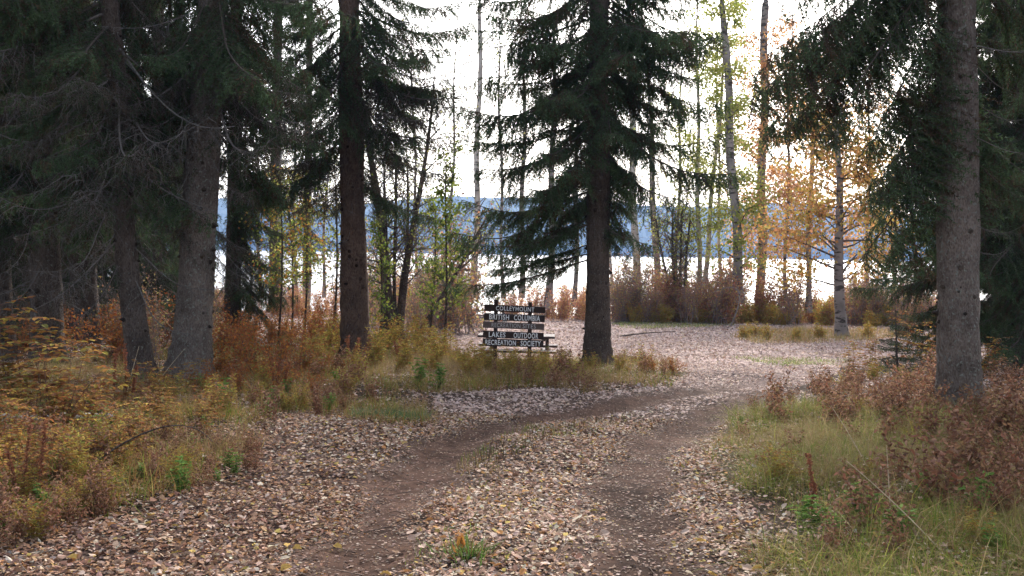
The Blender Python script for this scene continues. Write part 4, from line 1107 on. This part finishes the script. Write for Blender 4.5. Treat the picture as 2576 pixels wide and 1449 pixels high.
# shore brush and clearing
SHORE = [(1560, 'beside the central spruce'), (1600, 'below the white barked aspen'), (1656, 'below the half pale aspen'), (1762, 'below the pale aspen pair'), (1860, 'below the tall leaning aspen'), (1935, 'below the orange aspen'), (2117, 'behind the golden aspen'), (2260, 'behind the slim sapling')]
for i in range(140):
    px = random.uniform(1535, 2420); near = min(SHORE, key=lambda q: abs(q[0] - px))[1]
    kind = random.choices(['shore', 'gold', 'bare'], [.42, .26, .32])[0]
    if 1850 < px < 2080 and random.random() < .6: kind = 'gold'
    Y = random.uniform(47.5, 56); q = at(px, 760, Y); p = gz((q.x, Y))
    sow(kind, 0, 0, random.uniform(.8, 1.5) if kind == 'bare' else random.uniform(.35, .8) if kind == 'gold' else random.uniform(.6, 1.3), {'shore': 'rosy leaved shore brush ', 'gold': 'yellow and orange shore brush ', 'bare': 'bare grey twiggy shore brush '}[kind] + near,
        {'shore': 'rosy shore brush', 'gold': 'golden shore brush', 'bare': 'bare shore brush'}[kind], p)
for i in range(46):
    px = random.uniform(520, 1500); Y = random.uniform(46, 56); q = at(px, 760, Y); p = gz((q.x, Y))
    kk = random.choice(['shore', 'shore', 'bare'])
    sow(kk, 0, 0, random.uniform(.6, .9), ('pinkish' if kk == 'shore' else 'bare') + ' far brush by the water ' + ('left of the reddish trunk' if px < 870 else 'behind the willow clump' if px < 1150 else 'beyond the sign'), 'far brush left of the central spruce', p)
for i in range(16):
    px = random.uniform(900, 1170); Y = random.uniform(30, 44); q = at(px, 800, Y); p = gz((q.x, Y))
    kk = random.choice(['bare', 'bare', 'bare', 'gold'])
    sow(kk, 0, 0, random.uniform(.9, 1.6), {'bare': 'bare twiggy brush rising behind the willow clump', 'gold': 'yellow green brush rising behind the willow clump'}[kk], {'bare': 'bare brush behind the willow clump', 'gold': 'yellow brush behind the willow clump'}[kk], p)
for px, py, s in ((1870, 852, .3), (1930, 856, .3), (2000, 858, .3), (2060, 852, .35), (2180, 850, .35), (1900, 846, .4)):
    sow('gold', px, py, s, 'low orange weed on the grass island under the golden aspen', 'weeds on the grass island')
for px, py, s in ((1640, 945, .4), (1690, 950, .35)):
    sow('red', px, py, s, 'small reddish weed at the right foot of the central spruce', 'reddish weeds by the central spruce')

# ------------------------------------------------------------------ fallen wood and dry stalks
def bar(name, label, cat, pts, r, mat, col=(1, 1, 1), n=8):
    P = np.array(pts, float); B = P[0].copy(); mb = MB()
    t = np.linspace(0, 1, 14); s_ = np.linspace(0, 1, len(P))
    Q = np.c_[[np.interp(t, s_, P[:, c]) for c in range(3)]].T - B
    if len(P) == 3: Q = bez(P[0], 2 * P[1] - (P[0] + P[2]) / 2, P[2], 14) - B
    mb.tube(Q, np.linspace(r[0], r[1], 14) * (1 + .08 * rng.normal(size=14)), n, 0, col)
    o = mb.obj(name, [mat], None, Vector(B)); return tag(o, label, cat)
a, b = gnd(-120, 1108), gnd(285, 1098); a.z += .14; b.z += .12
bar('fallen_log', 'pale fallen birch log lying half hidden in the left bank brush', 'log', [a, (a + b) / 2, b], (.05, .04), M_ASP)
a = gnd(165, 1240); b = at(430, 1098, a.y + .1); c = at(535, 1112, a.y + .2)
bar('bent_twig', 'long dark bare twig arching over the left bank brush', 'twig', [a, b + Vector((-.1, 0, .06)), c], (.008, .003), M_BARK_DK)
for (x0, y0, x1, y1, lab) in ((308, 1010, 350, 870, 'tall straight dry grass stalk in front of the curving trunk'), (370, 960, 466, 876, 'dry grass stalk leaning right at the foot of the thick grey trunk'),
                              (2190, 1180, 2090, 1020, 'dry stalk leaning left over the right grass'), (2385, 1400, 2130, 1160, 'long pale dry stalk slanting across the right foreground grass'), (2240, 1310, 2230, 1120, 'upright pale dry stalk in the right grass')):
    a = gnd(x0, y0 + 40); t_ = at(x1, y1, a.y)
    bar('dry_stalk', lab, 'grass stalk', [a, (a + t_) / 2 + Vector((0, 0, .02)), t_], (.005, .002), M_TWIG, (.42, .33, .22), 4)
a = at(1838, 800, 45.); b = at(1850, 738, 45.); c = at(1790, 737, 45.5)
bar('bent_branch', 'pale bent dead branch arching out of the shore brush', 'branch', [gz(a), b + Vector((.12, 0, .1)), c], (.03, .012), M_ASP2)
a = gnd(1560, 847); b = gnd(1700, 838)
bar('shadow_bar', 'dark bar standing in for a shadow line across the clearing', 'branch', [a + Vector((0, 0, .03)), (a + b) / 2 + Vector((0, .2, .05)), b + Vector((0, 0, .03))], (.03, .012), M_BARK_DK)  # dark bar added in place of a shadow line on the clearing
# stubble stalks between the ruts
root = empty('weed_stubble', gnd(1420, 1085), 'row of short dead stalks standing between the wheel ruts', 'plant stubble')
mb = MB()
for _ in range(120):
    t = random.random(); px = 1180 + 380 * t + random.gauss(0, 22); py = 1180 - 135 * t + random.gauss(0, 10)
    p = gnd(px, py) - root.location; h = random.uniform(.04, .13)
    mb.tube(np.array([p, p + Vector((random.gauss(0, .01), random.gauss(0, .01), h))]), [.0035, .002], 4, 0, (.11, .07, .04))
tag(mb.obj('stalks', [M_TWIG], root), kind='stuff')
root = empty('weed_tuft', gnd(1180, 1415), 'green weed tuft with orange dead leaf between the ruts in front', 'plant')
mb = MB(); n = 260
a = rng.uniform(0, 6.28, n); rr = np.abs(rng.normal(0, .09, n))
mb.blades(np.c_[np.cos(a) * rr * 1.4, np.sin(a) * rr, np.zeros(n)], rng.uniform(.05, .17, n), np.c_[np.cos(a), np.sin(a)], rng.uniform(.2, .9, n), np.full(n, .006), pal([(.10, .18, .04), (.14, .22, .05), (.17, .1, .05)], n))
tag(mb.obj('blades', [M_GRASS], root), kind='stuff')
mb = MB(); n = 6
mb.leaves(np.c_[rng.normal(-.05, .02, n), rng.normal(0, .02, n), rng.uniform(.02, .1, n)], np.c_[rng.normal(0, .3, (n, 2)), np.ones(n)], np.tile([[0, -1., 0]], (n, 1)), .07, .02, pal([(.30, .13, .035), (.24, .11, .035)], n))
mb.obj('dead_leaves', [M_LEAF], root)

# ------------------------------------------------------------------ the sign
SY = 21.6
def sign():
    k = .1646 * SY / F_PX
    base = gnd(1305, 918); base.y = SY
    o0 = at(1305, 905, SY)
    root = empty('recreation_site_sign', (o0.x, SY, float(Hgt(o0.x, SY))), 'brown wooden plank sign with white lettering on two posts', 'sign')
    rz = root.location.z
    def uv(x, y):                    # a point on the sign face seen in the close view -> metres from the root
        D = (1480 * .7454 + x * .1646, 960 * .7454 + y * .1646)
        p = at(D[0], D[1], SY); return p.x - root.location.x, p.z - rz
    for x, ytop, lean in ((877, 232, .002), (1405, 272, -.004)):
        u, vt = uv(x, ytop)
        mb = MB(); mb.box((0, 0, (vt - .25) / 2), (.082, .082, vt + .25), 0, (1, 1, 1), Matrix.Rotation(lean, 4, 'Y'))
        p = mb.obj('post', [M_SIGN], root, Vector((u, .062, 0)))
    def text(word, x0, x1, hpx, ycen, board, mat, off, xc, yc):
        cu = bpy.data.curves.new('lettering', 'FONT'); cu.body = word; cu.size = 1; cu.extrude = .02; cu.offset = off; cu.resolution_u = 3; cu.space_character = 1.12
        tmp = bpy.data.objects.new('lettering', cu); COL.objects.link(tmp)
        dg = bpy.context.evaluated_depsgraph_get()
        me = bpy.data.meshes.new_from_object(tmp.evaluated_get(dg))
        bpy.data.objects.remove(tmp)
        v = np.zeros(len(me.vertices) * 3, np.float32); me.vertices.foreach_get('co', v); v = v.reshape(-1, 3)
        lo, hi = v.min(0), v.max(0)
        w = (x1 - x0) * k; h = hpx * k
        q = np.c_[((v[:, 0] - lo[0]) / (hi[0] - lo[0]) - .5) * w, -v[:, 2] / .02 * .0025, ((v[:, 1] - lo[1]) / (hi[1] - lo[1]) - .5) * h]
        me.vertices.foreach_set('co', q.astype(np.float32).ravel())
        a_ = me.attributes.new('Col', 'FLOAT_COLOR', 'POINT'); a_.data.foreach_set('color', np.ones(len(v) * 4, np.float32))
        me.materials.clear(); me.materials.append(mat); me.update()
        o = bpy.data.objects.new('lettering', me); COL.objects.link(o); o.parent = board
        o.location = (((x0 + x1) / 2 - xc) * k, -.0205, 0)
    rows = [(700, 1630, 372, 98, M_SIGN, [('COLLEYMOUNT', 878, 1465, 66)], M_PAINT, .006),
            (693, 1625, 506, 106, M_SIGN, [('BRITISH', 776, 1078, 82), ('COLUMBIA', 1154, 1552, 82)], M_PAINT, .014),
            (678, 1615, 630, 96, M_SIGN2, [('RECREATION', 812, 1250, 62), ('SITES', 1288, 1486, 62)], M_PAINT2, -.006),
            (678, 1608, 775, 106, M_SIGN, [('LAKES', 768, 1022, 80), ('OUTDOOR', 1148, 1525, 82)], M_PAINT, .01),
            (672, 1605, 893, 112, M_SIGN, [('RECREATION', 715, 1182, 78), ('SOCIETY', 1256, 1562, 82)], M_PAINT, .012)]
    for i, (x0, x1, yc, h, mt, words, pm, off) in enumerate(rows):
        xc = (x0 + x1) / 2; u, v = uv(xc, yc)
        mb = MB(); q = random.uniform(.85, 1.15)
        mb.box((0, 0, 0), ((x1 - x0) * k, .036, h * k), 0, (q, q, q))
        bd = mb.obj('board', [mt], root, Vector((u, 0.0, v)))
        bd.rotation_euler = (0, R(1.15 + (0.25, .1, .1, 0, -.25)[i]), 0)
        for wd, a, b, hp in words: text(wd, a, b, hp, yc, bd, pm, off, xc, yc)
    return root
SIGN = sign()

# ------------------------------------------------------------------ picnic tables
def table(label, px, py, Y, L, top_h, rot, sc=1.0):
    q = at(px, py, Y); p = Vector((q.x, Y, q.z - top_h * sc))
    root = empty('picnic_table', p, label, 'picnic table', 'brown picnic tables')
    root.rotation_euler = (0, 0, R(rot)); root.scale = (sc, sc, sc)
    def bx(name, c, d, mat, M=None):
        mb = MB(); qv = random.uniform(.85, 1.15); mb.box((0, 0, 0), d, 0, (qv, qv, qv), M, .006)
        return mb.obj(name, [mat], root, Vector(c))
    for i in range(3): bx('top_plank', (random.uniform(-.01, .01), -.255 + .255 * i, top_h - .03), (L, .245, .05), M_TABLE)
    for s in (-1, 1):
        for j in range(2): bx('bench_plank', (random.uniform(-.01, .01), s * (.66 + .16 * j), .43), (L * 1.06, .15, .05), M_TABLE)
    for s in (-1, 1):
        x = s * L * .36
        bx('crossbeam', (x, 0, .375), (.09, 1.66, .06), M_TABLE)
        bx('top_beam', (x, 0, top_h - .085), (.09, .72, .06), M_TABLE)
        for t in (-1, 1):
            bx('leg', (x + .07, t * .33, top_h / 2 - .08), (.06, .12, top_h - .02), M_TABLE, Matrix.Rotation(t * .42, 4, 'X'))
            bx('concrete_foot', (x, t * .74, .165), (.2, .26, .41), M_CONC)
    return root
table('brown picnic table directly behind the wooden sign', 1300, 841, 23.6, 1.72, .74, -4)
table('farther picnic table at the left end of the sign, partly hidden', 1225, 779, 46.5, 1.9, .74, 8)
